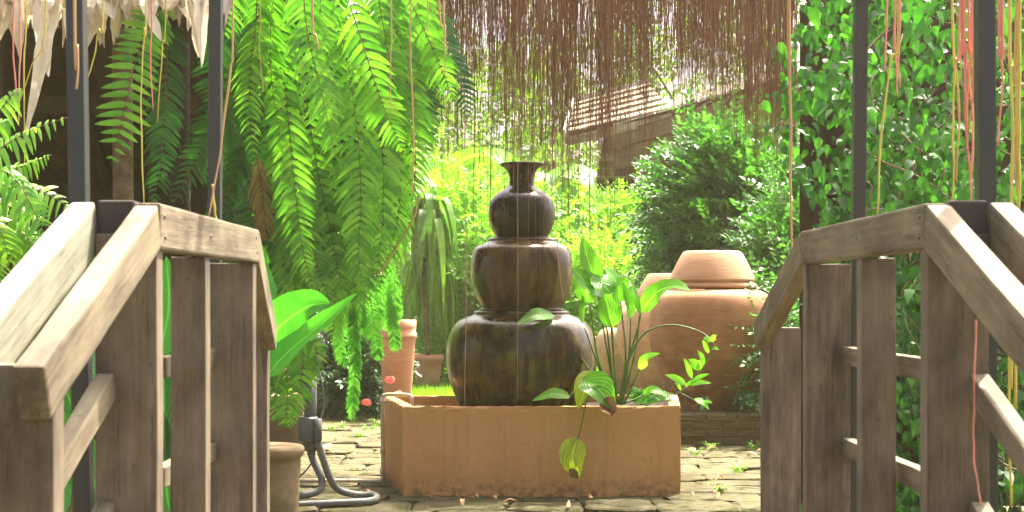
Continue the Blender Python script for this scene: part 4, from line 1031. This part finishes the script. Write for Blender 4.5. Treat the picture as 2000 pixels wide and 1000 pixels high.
# ------------------------------------------------------------------ foliage tools
def spray_template(rr, pairs, L, lw, ll, droop=.25, shape=W_ovate):
    """twig along +y with leaf pairs, leaf length ll, width lw"""
    V = []; F = []
    lv, lf = tmpl_leaf(ll, lw, shape, 3, .3, .25)
    for i in range(pairs):
        u = (i + .6) / pairs; p = Vector((0, L * u, -droop * L * u * u))
        for s in (-1, 1):
            m = Matrix.Rotation(-s * R(rr.uniform(40, 70)), 3, 'Z') @ Matrix.Rotation(R(rr.uniform(-35, 15)), 3, 'X') @ Matrix.Rotation(R(rr.uniform(-25, 25)), 3, 'Y')
            sc_ = rr.uniform(.75, 1.1) * (1 - .35 * u); n = len(V)
            V += [p + m @ (Vector(v) * sc_) for v in lv]; F += [tuple(a + n for a in f) for f in lf]
    m = Matrix.Rotation(R(rr.uniform(-15, 15)), 3, 'Z'); n = len(V)
    V += [Vector((0, L, -droop * L)) + m @ Vector(v) * .8 for v in lv]; F += [tuple(a + n for a in f) for f in lf]
    return np.array([tuple(v) for v in V]), np.array(F)

def foliage(pos, dirs, templates, size=(0.8, 1.2), up=0.6, g=None):
    g = g or rng
    parts = []
    which = g.integers(0, len(templates), len(pos))
    for q, (tv, tf) in enumerate(templates):
        s = which == q
        if not s.any(): continue
        T = dirs[s]; Nv = np.tile(np.array([0, -0.35, up]), (s.sum(), 1)) + g.normal(0, .35, (s.sum(), 3))
        m = frames(T, Nv) * g.uniform(size[0], size[1], s.sum())[:, None, None]
        parts.append(scatter(tv, tf, m, pos[s]))
    return join(parts)

def clump_points(c, rad, n, shell=.55, clumps=26, spread=.28, g=None):
    """points grouped in clumps on an ellipsoid, leaving gaps"""
    g = g or rng
    d = g.normal(0, 1, (clumps, 3)); d /= np.linalg.norm(d, axis=1, keepdims=True)
    cc = d * (shell + (1 - shell) * g.random((clumps, 1)) ** .6)
    w_ = g.integers(0, clumps, n)
    u = cc[w_] + g.normal(0, spread, (n, 3))
    pos = np.array(c) + u * np.array(rad)
    out = u / (np.linalg.norm(u, axis=1, keepdims=True) + 1e-6)
    return pos, out

def shrub(name, c, rad, n, tm, mat, label, cat, group=None, stems=5, clumps=26, spread=.28, up=.7, size=(.8, 1.2), shell=.5):
    c = Vector(c); root = thing(name, (c.x, c.y, 0), label, cat, group)
    pos, out = clump_points(c, rad, n, shell, clumps, spread)
    keep = pos[:, 2] > 0.03; pos = pos[keep]; out = out[keep]
    dirs = out + rng.normal(0, .45, out.shape) + np.array([0, 0, .15])
    V, F = foliage(pos, dirs, tm, size, up)
    obj('foliage', V, F, M[mat], root)
    for i in range(stems):
        tip = pos[rng.integers(0, len(pos))]
        a = Vector((c.x + random.uniform(-.1, .1) * rad[0] * 3, c.y + random.uniform(-.1, .1), 0.0)); b = Vector(tip)
        mid = a.lerp(b, .5) + Vector((random.uniform(-.1, .1) * rad[0], 0, .1))
        obj('stem', *tube(catmull([a, mid, b], 10), lambda s: 0.022 * (1.1 - s), 5), M['bark'], root)
    return root
trnd = random.Random(4)
T_small = [spray_template(trnd, 6, .24, .030, .058) for _ in range(5)]
T_pinn = [spray_template(trnd, 8, .34, .038, .075, .3) for _ in range(5)]
T_big = [spray_template(trnd, 5, .5, .09, .2, .35) for _ in range(5)]
T_ix = [spray_template(trnd, 5, .16, .036, .075, .1) for _ in range(4)]

# ixora with pink flower heads
ix = shrub('ixora_bush', (P(700, 730, 12.3).x, 12.3, .36), (.33, .35, .46), 1500, T_ix, 'ixora', 'dark leaved bush with pink flower heads behind the planter', 'bush', clumps=40, spread=.24, shell=.2)
for (px, py) in ((716, 786), (762, 742), (778, 770)):
    c = P(px, py, 11.3); V = []; F = []; mb = MB()
    for i in range(46):
        v = Vector((rr.gauss(0, 1), rr.gauss(0, 1) - .4, rr.gauss(0, 1) + .3)).normalized()
        t_ = v.cross(Vector((.3, .2, .9))).normalized(); b_ = v.cross(t_); p = c + Vector((v.x * .036, v.y * .036, v.z * .022)) * rr.uniform(.7, 1.25)
        for k in range(4):
            a = math.pi / 2 * k + i; dr = t_ * math.cos(a) + b_ * math.sin(a); sd_ = v.cross(dr)
            mb.add([p, p + dr * .010 + sd_ * .004, p + dr * .018 + v * .003, p + dr * .010 - sd_ * .004], [(0, 1, 2, 3)])
    mb.build('flower_head', M['flower'], ix)

# small ferns and seedlings round the planter and the plinth
def seedling(c, n, s, label, mat='ivy', grp=None):
    t = thing('seedling', c, label, 'plant', grp)
    for i in range(n):
        a = rr.uniform(0, 6.28); h = rr.uniform(.2, 1) * s; o = Vector((math.cos(a), math.sin(a), 0)) * rr.uniform(.2, .6) * s
        b = Vector(c) + o * .4 + Vector((0, 0, h)); leaf(t, [b, b + o * .4 + Vector((0, 0, .02)), b + o * .8 + Vector((0, 0, -.01))], s * .28, (o.x * .3, -.6, .7), mat, W_ovate, 5, .2, 0, cols=1)
    obj('stem', *tube([Vector(c), Vector(c) + Vector((0.004, 0, s))], .003, 5), M['stem'], t)
seedling((P(1376, 800, 9.62).x, 9.62, .214), 16, .10, 'tiny seedling on the plinth edge near the planter corner')
seedling((P(1455, 800, 9.63).x, 9.63, .214), 26, .13, 'leafy seedling on the plinth edge near the right railing')
mf = thing('small_fern', P(1275, 782, 7.5), 'small pale fern growing in the planter soil by the stems', 'fern')
for pts in ([(1250, 790), (1262, 772), (1290, 766)], [(1262, 788), (1285, 772), (1318, 770)], [(1240, 788), (1245, 768), (1232, 755)], [(1270, 790), (1295, 782), (1318, 782)], [(1230, 785), (1250, 768), (1272, 764)]):
    fern_px(mf, pts, 7.45, 26, 'fern_fine', nrm=(0, -.7, .7), pw=.4, droop=.2)

# ------------------------------------------------------------------ dense bush behind the big jar
shrub('leafy_bush', (P(1432, 400, 12.6).x, 12.7, 1.55), (.5, .5, .8), 3000, T_pinn, 'bush', 'dense dark green bush with glossy small leaves behind the largest clay jar', 'bush', clumps=60, spread=.2, shell=.55, stems=8)
shrub('leafy_bush', (P(1552, 480, 11.4).x, 11.4, 1.0), (.2, .35, .85), 1000, T_pinn, 'bush', 'dark bush filling the gap between the big jar and the climber', 'bush', clumps=36, spread=.22, shell=.4)
shrub('leafy_bush', (P(1500, 620, 9.75).x + .12, 9.9, .62), (.2, .2, .5), 260, T_small, 'bush', 'small bush spilling over the right shoulder of the largest jar', 'bush', clumps=16, spread=.25)
# pale sunlit shrubs in the garden beyond
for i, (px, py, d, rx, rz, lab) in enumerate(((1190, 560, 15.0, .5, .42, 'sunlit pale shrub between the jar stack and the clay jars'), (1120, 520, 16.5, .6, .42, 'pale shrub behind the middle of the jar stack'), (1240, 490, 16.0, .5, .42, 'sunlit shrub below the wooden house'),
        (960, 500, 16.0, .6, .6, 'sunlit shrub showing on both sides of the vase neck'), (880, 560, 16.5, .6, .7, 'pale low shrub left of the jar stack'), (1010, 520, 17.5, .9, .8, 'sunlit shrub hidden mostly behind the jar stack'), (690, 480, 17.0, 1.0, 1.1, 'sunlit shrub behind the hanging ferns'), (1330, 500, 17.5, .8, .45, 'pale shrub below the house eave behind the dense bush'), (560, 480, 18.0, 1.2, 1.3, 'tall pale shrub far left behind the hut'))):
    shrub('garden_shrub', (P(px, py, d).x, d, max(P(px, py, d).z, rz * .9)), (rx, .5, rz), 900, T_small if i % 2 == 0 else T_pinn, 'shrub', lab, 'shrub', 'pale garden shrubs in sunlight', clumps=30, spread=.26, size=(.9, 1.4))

# banana plants
def banana(c, h, n, seed, label):
    q = random.Random(seed); t = thing('banana_plant', (c[0], c[1], 0), label, 'banana plant', 'banana plants in the sunlit garden')
    obj('stem', *tube(catmull([Vector((c[0], c[1], 0)), Vector((c[0] + .05, c[1], h * .5)), Vector((c[0], c[1], h))], 12), lambda s: .11 * (1.1 - .5 * s), 12), M['stem'], t)
    for i in range(n):
        a = i * 2.4 + q.uniform(-.3, .3); el = q.uniform(.3, 1.0); L = q.uniform(1.3, 1.9)
        b = Vector((c[0], c[1], h - .1)); o = Vector((math.cos(a), math.sin(a) * .8, 0))
        path = [b, b + o * L * .3 + Vector((0, 0, L * .38 * el)), b + o * L * .65 + Vector((0, 0, L * .40 * el)), b + o * L * .95 + Vector((0, 0, L * (.15 * el - .12)))]
        nr = Vector((-o.x * .3, -o.y * .3 - .35, 1)) if q.random() < .6 else Vector((q.uniform(-.5, .5), -1, .4))
        f = leaf(t, path, q.uniform(.42, .58), nr, 'banana', W_strap, 16, q.uniform(.1, .35), .05)
        obj('midrib', *tube(catmull([p + Vector((0, 0, .0)) for p in path], 12), lambda s: .014 * (1.1 - s), 5), M['stem'], f)
banana((P(900, 0, 17).x, 17.0), 1.8, 9, 1, 'banana plant left of the flared vase')
banana((P(1000, 0, 18.5).x, 18.5), 1.9, 9, 2, 'banana plant behind the flared vase')
banana((P(1090, 0, 21).x, 21.0), 2.0, 9, 5, 'banana plant next to the wooden house roof')
banana((P(840, 0, 20).x, 20.2), 2.4, 9, 8, 'tall banana plant farthest left behind the ferns')

# far trees
def tree(c, h, rad, n, label, seed):
    q = random.Random(seed); g = np.random.default_rng(seed)
    t = thing('garden_tree', (c[0], c[1], 0), label, 'tree', 'trees at the back of the garden')
    top = Vector((c[0] + q.uniform(-.3, .3), c[1], h))
    obj('trunk', *tube(catmull([Vector((c[0], c[1], -.05)), Vector((c[0] + q.uniform(-.2, .2), c[1], h * .5)), top], 14), lambda s: .16 * (1.15 - .7 * s), 9), M['bark'], t)
    cc = np.array([c[0], c[1], h]); pos, out = clump_points(cc, rad, n, .35, 46, .17, g)
    keep = pos[:, 2] > .6
    dirs = out + g.normal(0, .5, out.shape) - np.array([0, 0, .15])
    V, F = foliage(pos[keep], dirs[keep], T_big, (.7, 1.3), .6, g)
    obj('crown', V, F, M['tree'], t)
    for i in range(9):
        b = Vector(pos[g.integers(0, len(pos))]); a = Vector((c[0], c[1], h * q.uniform(.4, .9)))
        obj('limb', *tube(catmull([a, a.lerp(b, .5) + Vector((0, 0, .3)), b], 9), lambda s: .05 * (1.1 - s), 6), M['bark'], t)
for i, (px, d, h, rx, rz, n, lab) in enumerate(((620, 25, 3.6, 2.6, 2.4, 900, 'garden tree far behind the hanging ferns'), (900, 27, 3.3, 2.2, 2.2, 800, 'tree at the back, left of the jar stack'), (1090, 30, 4.2, 2.4, 2.4, 700, 'tree at the back above the flared vase'),
        (1420, 29, 5.2, 2.6, 2.2, 700, 'tree rising behind the wooden house'), (1700, 26, 3.8, 2.6, 2.6, 900, 'tree hidden behind the leafy climber'), (300, 27, 4.2, 2.8, 2.6, 800, 'tree behind the thatched hut'))):
    tree((P(px, 0, d).x, d), h, (rx, rx * .8, rz), n, lab, 30 + i)
for i, px in enumerate((480, 700, 860, 1010, 1180, 1350, 1520, 1700)):
    d = 22 + (i % 3)
    shrub('garden_hedge_shrub', (P(px, 0, d).x, d, .95), (1.1, .6, 1.0), 420, T_big, 'tree', ('hedge shrub at the back of the garden, ' + ['first', 'second', 'third', 'fourth', 'fifth', 'sixth', 'seventh', 'eighth'][i] + ' from the left'), 'shrub', 'hedge shrubs closing the garden', clumps=30, spread=.3, size=(.5, .9), stems=2)

# ------------------------------------------------------------------ climber on the right
cl_wall = thing('board_fence', (2.9, 6.9, 0), 'dark board fence hidden under the leafy green climber', 'fence')
x = 1.36
while x < 5.4:
    w_ = rr.uniform(.13, .17); plank('fence_board', (x + w_ / 2, 6.75 + (x - 1.3) * .06, 0), (x + w_ / 2 + rr.uniform(-.01, .01), 6.75 + (x - 1.3) * .06, 2.55 + rr.uniform(-.05, .05)), w_ - .006, .025, (1, 0, 0), M['fence_wood'], cl_wall, nseg=4); x += w_
def climber():
    t = thing('leafy_climber', (2.2, 6.3, 0), 'wall of glossy bright green climber leaves behind the right railing', 'climber')
    g = np.random.default_rng(5); q = random.Random(5)
    lv = []
    for k in range(4): lv.append(tmpl_leaf(1.0, .56 + .05 * k, W_acum, 6, .25 + .08 * k, .1 + .12 * k))
    # vines: stems wander up the fence, leaves sit along them
    pts = []
    for s in range(300):
        px = q.triangular(1500, 2060, 1800); py = q.uniform(-120, 1040); d = q.uniform(5.5, 6.5)
        p = P(px, py, d); v = Vector((q.gauss(0, .5), q.gauss(0, .15), q.gauss(0, .6) - .3)).normalized(); path = [p]
        for k in range(9):
            v = (v + Vector((q.gauss(0, .45), q.gauss(0, .25), q.gauss(-.08, .4)))).normalized(); p = p + v * .09
            p.y = min(6.62, max(5.2, p.y)); path.append(p.copy())
        pth = catmull(path, 30)
        if s < 110 and all(1000 + p.x * FPX / p.y > 1570 for p in pth): obj('stem', *tube(pth, lambda u: .0035 * (1.2 - .6 * u), 4), M['bark'], t)
        for a in pth[::2] + pth[1::3]: pts.append(a + Vector((q.gauss(0, .04), q.gauss(-.03, .05), q.gauss(0, .04))))
    extra = 1300
    for i in range(extra):
        px = q.uniform(1500, 2080); py = q.uniform(-140, 1060)
        pts.append(P(px, py, q.uniform(5.9, 6.6)))
    fin = []
    for p in pts:
        px = 1000 + p.x * FPX / p.y; py = HZ - (p.z - CZ) * FPX / p.y
        edge = 1520 + 28 * math.sin(py * .017 + 1) + 14 * math.sin(py * .05) + (0 if py < 300 else min(90, (py - 300) * .35))
        if px < edge - 10 * q.random() or p.z < 0.02: continue
        # thin patches where the brown boards show
        if math.sin(px * .021 + 2.2) * math.sin(py * .016 + .4) > .72 and q.random() < .6: continue
        fin.append(p)
    mats = []; data = []
    for p in fin:
        s = q.uniform(.028, .074) * (1.25 if q.random() < .2 else 1); T = Vector((q.gauss(0, .55), q.gauss(-.25, .25), -1 + q.gauss(0, .45))).normalized()
        if q.random() < .15: T.z *= -.3
        Nv = Vector((q.gauss(-.1, .6), -1, .7 + q.gauss(0, .5)))
        S = T.cross(Nv).normalized(); Z = S.cross(T)
        mats.append((p, s, S, T, Z, q.randrange(4)))
    # the 300 that stand farthest out and largest are single leaves
    mats.sort(key=lambda m_: m_[0].y - m_[1] * 6)
    meshes = []
    for V, F in lv:
        me = raw_mesh('leaf', np.array(V), np.array(F)); me.materials.append(M['ivy'])
        for pl in me.polygons: pl.use_smooth = True
        meshes.append(me)
    for (p, s, S, T, Z, k) in mats[:300]:
        o = link(bpy.data.objects.new('leaf', meshes[k])); o.parent = t
        m = Matrix((S, T, Z)).transposed().to_4x4(); m = m @ Matrix.Scale(s, 4); m.translation = p - ORIG[t]; o.matrix_local = m
    parts = []
    rest = mats[300:]
    for k in range(4):
        sel = [m_ for m_ in rest if m_[5] == k]
        mm = np.array([[[m_[2][r], m_[3][r], m_[4][r]] for r in range(3)] for m_ in sel]) * np.array([m_[1] for m_ in sel])[:, None, None]
        parts.append(scatter(np.array(lv[k][0]), np.array(lv[k][1]), mm, np.array([tuple(m_[0]) for m_ in sel])))
    o = obj('leaf_mass', *join(parts), M['ivy'], t); tag(o, kind='stuff')
climber()

# ------------------------------------------------------------------ thatched hut on the left
hut = thing('thatched_hut', (-2.2, 6.6, 0), 'dark open hut with pale palm thatch eave at the upper left', 'hut')
EY, EZ, RY, RZ, BY, BZ = 5.05, zat(28, 5.05), 6.7, 3.35, 8.6, 1.75
HX0, HX1 = -4.6, -1.02
def thatch_row(y0, z0, y1, z1, i):
    V = []; F = []; n = 60; q = random.Random(i)
    for k in range(n + 1):
        x = HX0 + (HX1 - HX0) * k / n
        for u, th in ((0, 0), (.5, .012), (1.0, .0)):
            V.append((x, y0 + (y1 - y0) * u, z0 + (z1 - z0) * u + th + q.gauss(0, .006)))
        for u in (1.0, .5, 0):
            V.append((x, y0 + (y1 - y0) * u, z0 + (z1 - z0) * u - .045 + (.03 if u == 1 else 0) + q.gauss(0, .008)))
    for k in range(n):
        for j in range(6): F.append((k * 6 + j, k * 6 + (j + 1) % 6, (k + 1) * 6 + (j + 1) % 6, (k + 1) * 6 + j))
    return obj('thatch_row', V, F, M['thatch'], hut, smooth=False)
nr_ = 9
for i in range(nr_):
    a = i / nr_; b = (i + 1.25) / nr_
    thatch_row(EY + (RY - EY) * a, EZ + (RZ - EZ) * a + .0, EY + (RY - EY) * b, EZ + (RZ - EZ) * b - .0 + .05 * 0, i)
nr2 = 17
for i in range(nr2):
    a = i / nr2; b = (i + 1.3) / nr2      # far slope, counted up from the far eave; its rows show from below
    thatch_row(BY + (RY - BY) * a, BZ + (RZ - BZ) * a - .03, BY + (RY - BY) * b, BZ + (RZ - BZ) * b + .03, 50 + i)
for x in (-4.2, -3.3, -2.45, -1.75, -1.15):
    plank('rafter', (x, BY, BZ - .07), (x, RY, RZ - .1), .05, .05, (1, 0, 0), M['dark_wood'], hut, nseg=3)
    plank('rafter', (x, EY + .05, EZ - .07), (x, RY, RZ - .12), .05, .05, (1, 0, 0), M['dark_wood'], hut, nseg=3)
for (px, d, r, mt) in ((236, 6.0, .042, 'bark'), (348, 6.4, .045, 'dark_wood'), (20, 6.6, .05, 'dark_wood'), (300, 8.3, .05, 'dark_wood')):
    b = P(px, 500, d); top = RZ - .1 if d > 6.3 and d < 7 else (EZ + (RZ - EZ) * (d - EY) / (RY - EY) if d < 6.7 else BZ + (RZ - BZ) * (BY - d) / (BY - RY)) - .02
    obj('post', *tube(catmull([Vector((b.x, d, 0)), Vector((b.x + .01, d, 1.2)), Vector((b.x, d, top))], 14), r, 10), M[mt], hut)
x = HX0
while x < -1.45:
    w_ = rr.uniform(.14, .19); plank('wall_board', (x + w_ / 2, 8.62, 0), (x + w_ / 2, 8.62, 1.72), w_ + .004, .025, (1, 0, 0), M['dark_wood'], hut, nseg=3); x += w_
# pale eave leaves, each one a dry folded palm leaflet
q = random.Random(9)
def eave_leaf(px, L, wd, lean, d, ytop=-40):
    a = P(px, ytop, d); k = d / FPX; tp = q.uniform(.35, .85)
    b = P(px + lean * .5, ytop + L * .55, d - .05); c = P(px + lean, ytop + L, d - .06 + q.uniform(-.02, .05))
    o = obj('palm_leaf', *ribbon([a, b, c], wd * k, (q.uniform(-.5, .5), -1, .25), lambda s: (.9 if s < tp else max(.06, .9 * (1 - (s - tp) / (1.01 - tp)))) * (1 + .1 * math.sin(s * 37)), 10, q.uniform(-.9, 1.1), .08, q, cols=1), M['thatch_pale'], hut, smooth=False)
for i in range(90):
    px = -60 + i * 5.3 + q.uniform(-6, 6); eave_leaf(px, q.uniform(85, 135) - (25 if px > 300 else 0), q.uniform(14, 30), q.uniform(-30, 30), 5.0 + q.uniform(-.06, .1))
for i in range(40):
    px = -60 + i * 11.8 + q.uniform(-6, 6); eave_leaf(px, q.uniform(60, 85), q.uniform(28, 48), q.uniform(-20, 20), 4.95 + q.uniform(-.06, .05), -45)
for a in ((110, 330, 34, -66, 4.9), (392, 172, 26, 2, 4.9), (376, 152, 24, 12, 4.92), (402, 165, 20, -6, 4.95), (70, 190, 30, 25, 4.9), (38, 160, 26, 2, 4.9), (270, 120, 22, 45, 4.9)): eave_leaf(*a)

# ------------------------------------------------------------------ wooden house in the background
HD = 18.0
hs = thing('wooden_house', P(1300, 500, HD), 'wooden house with low tiled roofs beyond the root curtain', 'house')
M['roof_wood'] = wood_mat('shingle_wood', (0.26, 0.2, 0.13), (0.4, 0.32, 0.22), (0.55, 0.47, 0.34))
M['light_wood'] = wood_mat('light_wood', (0.3, 0.22, 0.12), (0.45, 0.35, 0.22), (0.6, 0.5, 0.36))
M['tin'] = simple('pale_roof_tile', (0.62, 0.58, 0.5), .6, 0, .15, 6, .3)
def slab(name, corners, th, mat, parent, n=1):
    V = [Vector(c) for c in corners]; nrm = (V[1] - V[0]).cross(V[3] - V[0]).normalized()
    V = V + [v + nrm * th for v in V]
    return obj(name, V, [(0, 1, 2, 3), (7, 6, 5, 4), (0, 4, 5, 1), (1, 5, 6, 2), (2, 6, 7, 3), (3, 7, 4, 0)], M[mat], parent, smooth=False)
def tiled(c00, c10, c11, c01, rows, mat, parent, edge=None, cols=1):
    """overlapping roof courses from the eave (c00-c10) to the ridge (c01-c11)"""
    for i in range(rows):
        for j in range(cols):
            u0, u1 = i / rows, (i + 1.15) / rows; w0, w1 = j / cols + .004, (j + 1) / cols - .004
            L0 = c00.lerp(c01, u0); R0 = c10.lerp(c11, u0); L1 = c00.lerp(c01, u1); R1 = c10.lerp(c11, u1)
            lift = Vector((0, 0, .035))
            a, b, c, d = L0.lerp(R0, w0) + lift, L0.lerp(R0, w1) + lift, L1.lerp(R1, w1), L1.lerp(R1, w0)
            slab('roof_tile', (a, d, c, b), -.022, mat, parent)
# left gable roof: near edge shows its underside, sunlight on the top edge is put into its pale boards
lc = (P(1106, 266, 16.6), P(1312, 218, 16.6), P(1262, 166, 18.2), P(1124, 203, 18.2))
rf = slab('roof', tuple(c - Vector((0, 0, .09)) for c in lc), .03, 'house_wood', hs)
tiled(lc[0], lc[1], lc[2], lc[3], 6, 'roof_wood', rf, cols=7)
plank('ridge_board', lc[3] + Vector((-.05, 0, .05)), lc[2] + Vector((.05, 0, .05)), .06, .05, (0, 0, 1), M['tin'], hs, nseg=3)
plank('barge_board', lc[0] + Vector((-.03, -.03, .03)), lc[3] + Vector((-.03, 0, .03)), .09, .03, (0, 0, 1), M['tin'], hs, nseg=3)
plank('fascia_board', lc[0] + Vector((0, -.04, -.07)), lc[1] + Vector((0, -.04, -.07)), .1, .03, (0, 0, 1), M['light_wood'], hs, nseg=3)
# right roof, a long slope whose eave climbs to the right in the picture
e0, e1, r0, r1 = P(1196, 252, 16.6), P(1580, 143, 16.2), P(1290, 205, 19.5), P(1600, 120, 19.0)
rf2 = slab('roof', (e0 - Vector((0, 0, .08)), e1 - Vector((0, 0, .08)), r1 - Vector((0, 0, .08)), r0 - Vector((0, 0, .08))), .03, 'house_wood', hs)
tiled(e0, e1, r1, r0, 5, 'tin', rf2, cols=9)
plank('fascia_board', e0 - Vector((0, .05, .16)), e1 - Vector((0, .05, .16)), .16, .03, (0, 0, 1), M['house_wood'], hs)
plank('fascia_board', e0 - Vector((0, .02, .38)), e1 - Vector((0, .02, .38)), .22, .03, (0, 0, 1), M['house_wood'], hs)
for i in range(6):      # boards of the upper wall under the right roof
    a = P(1285, 262 + i * 17 - 14, 17.2); b = P(1600, 262 + i * 17 - 60, 17.0)
    plank('wall_board', a, b, .105, .03, (0, 0, 1), M['house_wood'], hs, nseg=3)
for i in range(7):      # stacked boards of the side wall
    y = 262 + i * 15
    plank('wall_board', P(1182 - i * 3, y, 17.6), P(1282, y, 17.3), .092, .03, (0, 0, 1), M['house_wood'] if i % 3 else M['light_wood'], hs, nseg=3)
plank('wall_board', P(1160, 356, 17.5), P(1216, 353, 17.5), .10, .12, (0, 0, 1), M['light_wood'], hs, nseg=3)
plank('brace', P(1226, 246, 16.8), P(1194, 342, 16.8), .05, .05, (1, 0, 0), M['light_wood'], hs, nseg=3)
for px, top in ((1283, 290), (1440, 260), (1580, 240)):
    plank('post', Vector((P(px, 0, 16.9).x, 16.9, 0)), P(px, top, 16.9), .085, .085, (1, 0, 0), M['light_wood'], hs, nseg=4)
plank('floor_beam', P(1165, 362, 17.4), P(1600, 362, 17.2), .14, .1, (0, 0, 1), M['dark_wood'], hs, nseg=4)

# ------------------------------------------------------------------ grass, moss tufts, litter
def grass(areas, n, hgt, name='grass'):
    g = np.random.default_rng(3); parts = []
    tv = np.array([(-.5, 0, 0), (.5, 0, 0), (.35, .5, .06), (-.35, .5, .06), (.0, 1, .2), (0.02, 1, .2)]) * np.array([.07, 1, 1]); tf = np.array([(0, 1, 2, 3), (3, 2, 5, 4)])
    P_ = []
    for (x0, x1, y0, y1, wgt) in areas: m = int(n * wgt); P_.append(np.stack([g.uniform(x0, x1, m), g.uniform(y0, y1, m), np.full(m, -.015)], 1))
    pos = np.concatenate(P_); N = len(pos)
    T = np.stack([g.normal(0, .4, N), g.normal(0, .4, N), np.ones(N)], 1); Nv = np.stack([g.normal(0, 1, N), -np.ones(N), g.normal(0, .2, N)], 1)
    m = frames(T, Nv) * (hgt * g.uniform(.5, 1.4, N))[:, None, None]
    o = obj(name, *scatter(tv, tf, m, pos), M['grass'], None, (0, 0, 0)); tag(o, 'bright short grass beyond the paving', 'grass', kind='stuff')
grass([(-1.35, 0.6, 12.6, 14.5, .4), (-2.4, 1.2, 14.5, 20, .5), (-.75, .95, 8.05, 8.9, .02)], 26000, .11)
def tuft(c, label):
    mb = MB()
    for i in range(26):
        a = rr.uniform(0, 6.28); o = Vector((math.cos(a), math.sin(a), 0)); b = Vector(c) + o * rr.uniform(0, .03); L = rr.uniform(.03, .08)
        mb.add(*ribbon([b, b + o * L * .4 + Vector((0, 0, L * .7)), b + o * L + Vector((0, 0, L * .6))], .007, (o.x, o.y, 1), W_lance, 4, .2, cols=1))
    o = mb.build('grass_tuft', M['grass'], None, c); tag(o, label, 'grass', 'small grass tufts growing in the paving joints')
for px, py in ((722, 842), (705, 856), (648, 842), (690, 826), (1390, 880), (1360, 890), (1440, 925), (1470, 878), (1405, 965), (560, 835), (735, 832), (668, 838)):
    tuft(G(px, py), 'small green grass tuft growing from a paving joint')
def litter(px, py, s, i):
    c = G(px, py) + Vector((0, 0, .02)); a = rr.uniform(0, 6.28); o = Vector((math.cos(a), math.sin(a), 0)) * s
    V, F = ribbon([c - o, c + Vector((0, 0, rr.uniform(.005, .03))), c + o + Vector((0, 0, rr.uniform(0, .025)))], s * rr.uniform(.5, .9), (rr.uniform(-.3, .3), rr.uniform(-.3, .3), 1), W_ovate, 8, rr.uniform(-.4, .5), .05, cols=1)
    o = obj('fallen_leaf', V, F, M['dead'], None, c); tag(o, 'dry fallen leaf lying on the mossy paving', 'leaf', 'fallen leaves on the paving')
for i in range(46):
    px = rr.uniform(600, 745) if i % 2 else rr.choice((rr.uniform(1335, 1485), rr.uniform(760, 1340)))
    py = rr.uniform(822, 985) if (px < 745 or px > 1335) else rr.uniform(978, 998)
    if py < 880 and px > 1335: py = rr.uniform(882, 985)
    litter(px, py, rr.uniform(.018, .05), i)
litter(640, 880, .09, 99)

# ------------------------------------------------------------------ hazy, sunlit garden air
def haze():
    m = bpy.data.materials.new('garden_air'); m.use_nodes = True; t = m.node_tree
    t.nodes.remove(t.nodes['Principled BSDF'])
    v = t.nodes.new('ShaderNodeVolumePrincipled'); v.inputs['Color'].default_value = (1.0, 0.9, 0.58, 1); v.inputs['Density'].default_value = HAZE; v.inputs['Anisotropy'].default_value = 0.3
    t.links.new(v.outputs[0], t.nodes['Material Output'].inputs['Volume'])
    o = obj('haze', *box((0, 460, 4.9), (900, 1050, 11.8)), m, None, (0, 0, 0), smooth=False); tag(o, kind='stuff', label='pale hazy air over the garden', cat='haze')
haze()
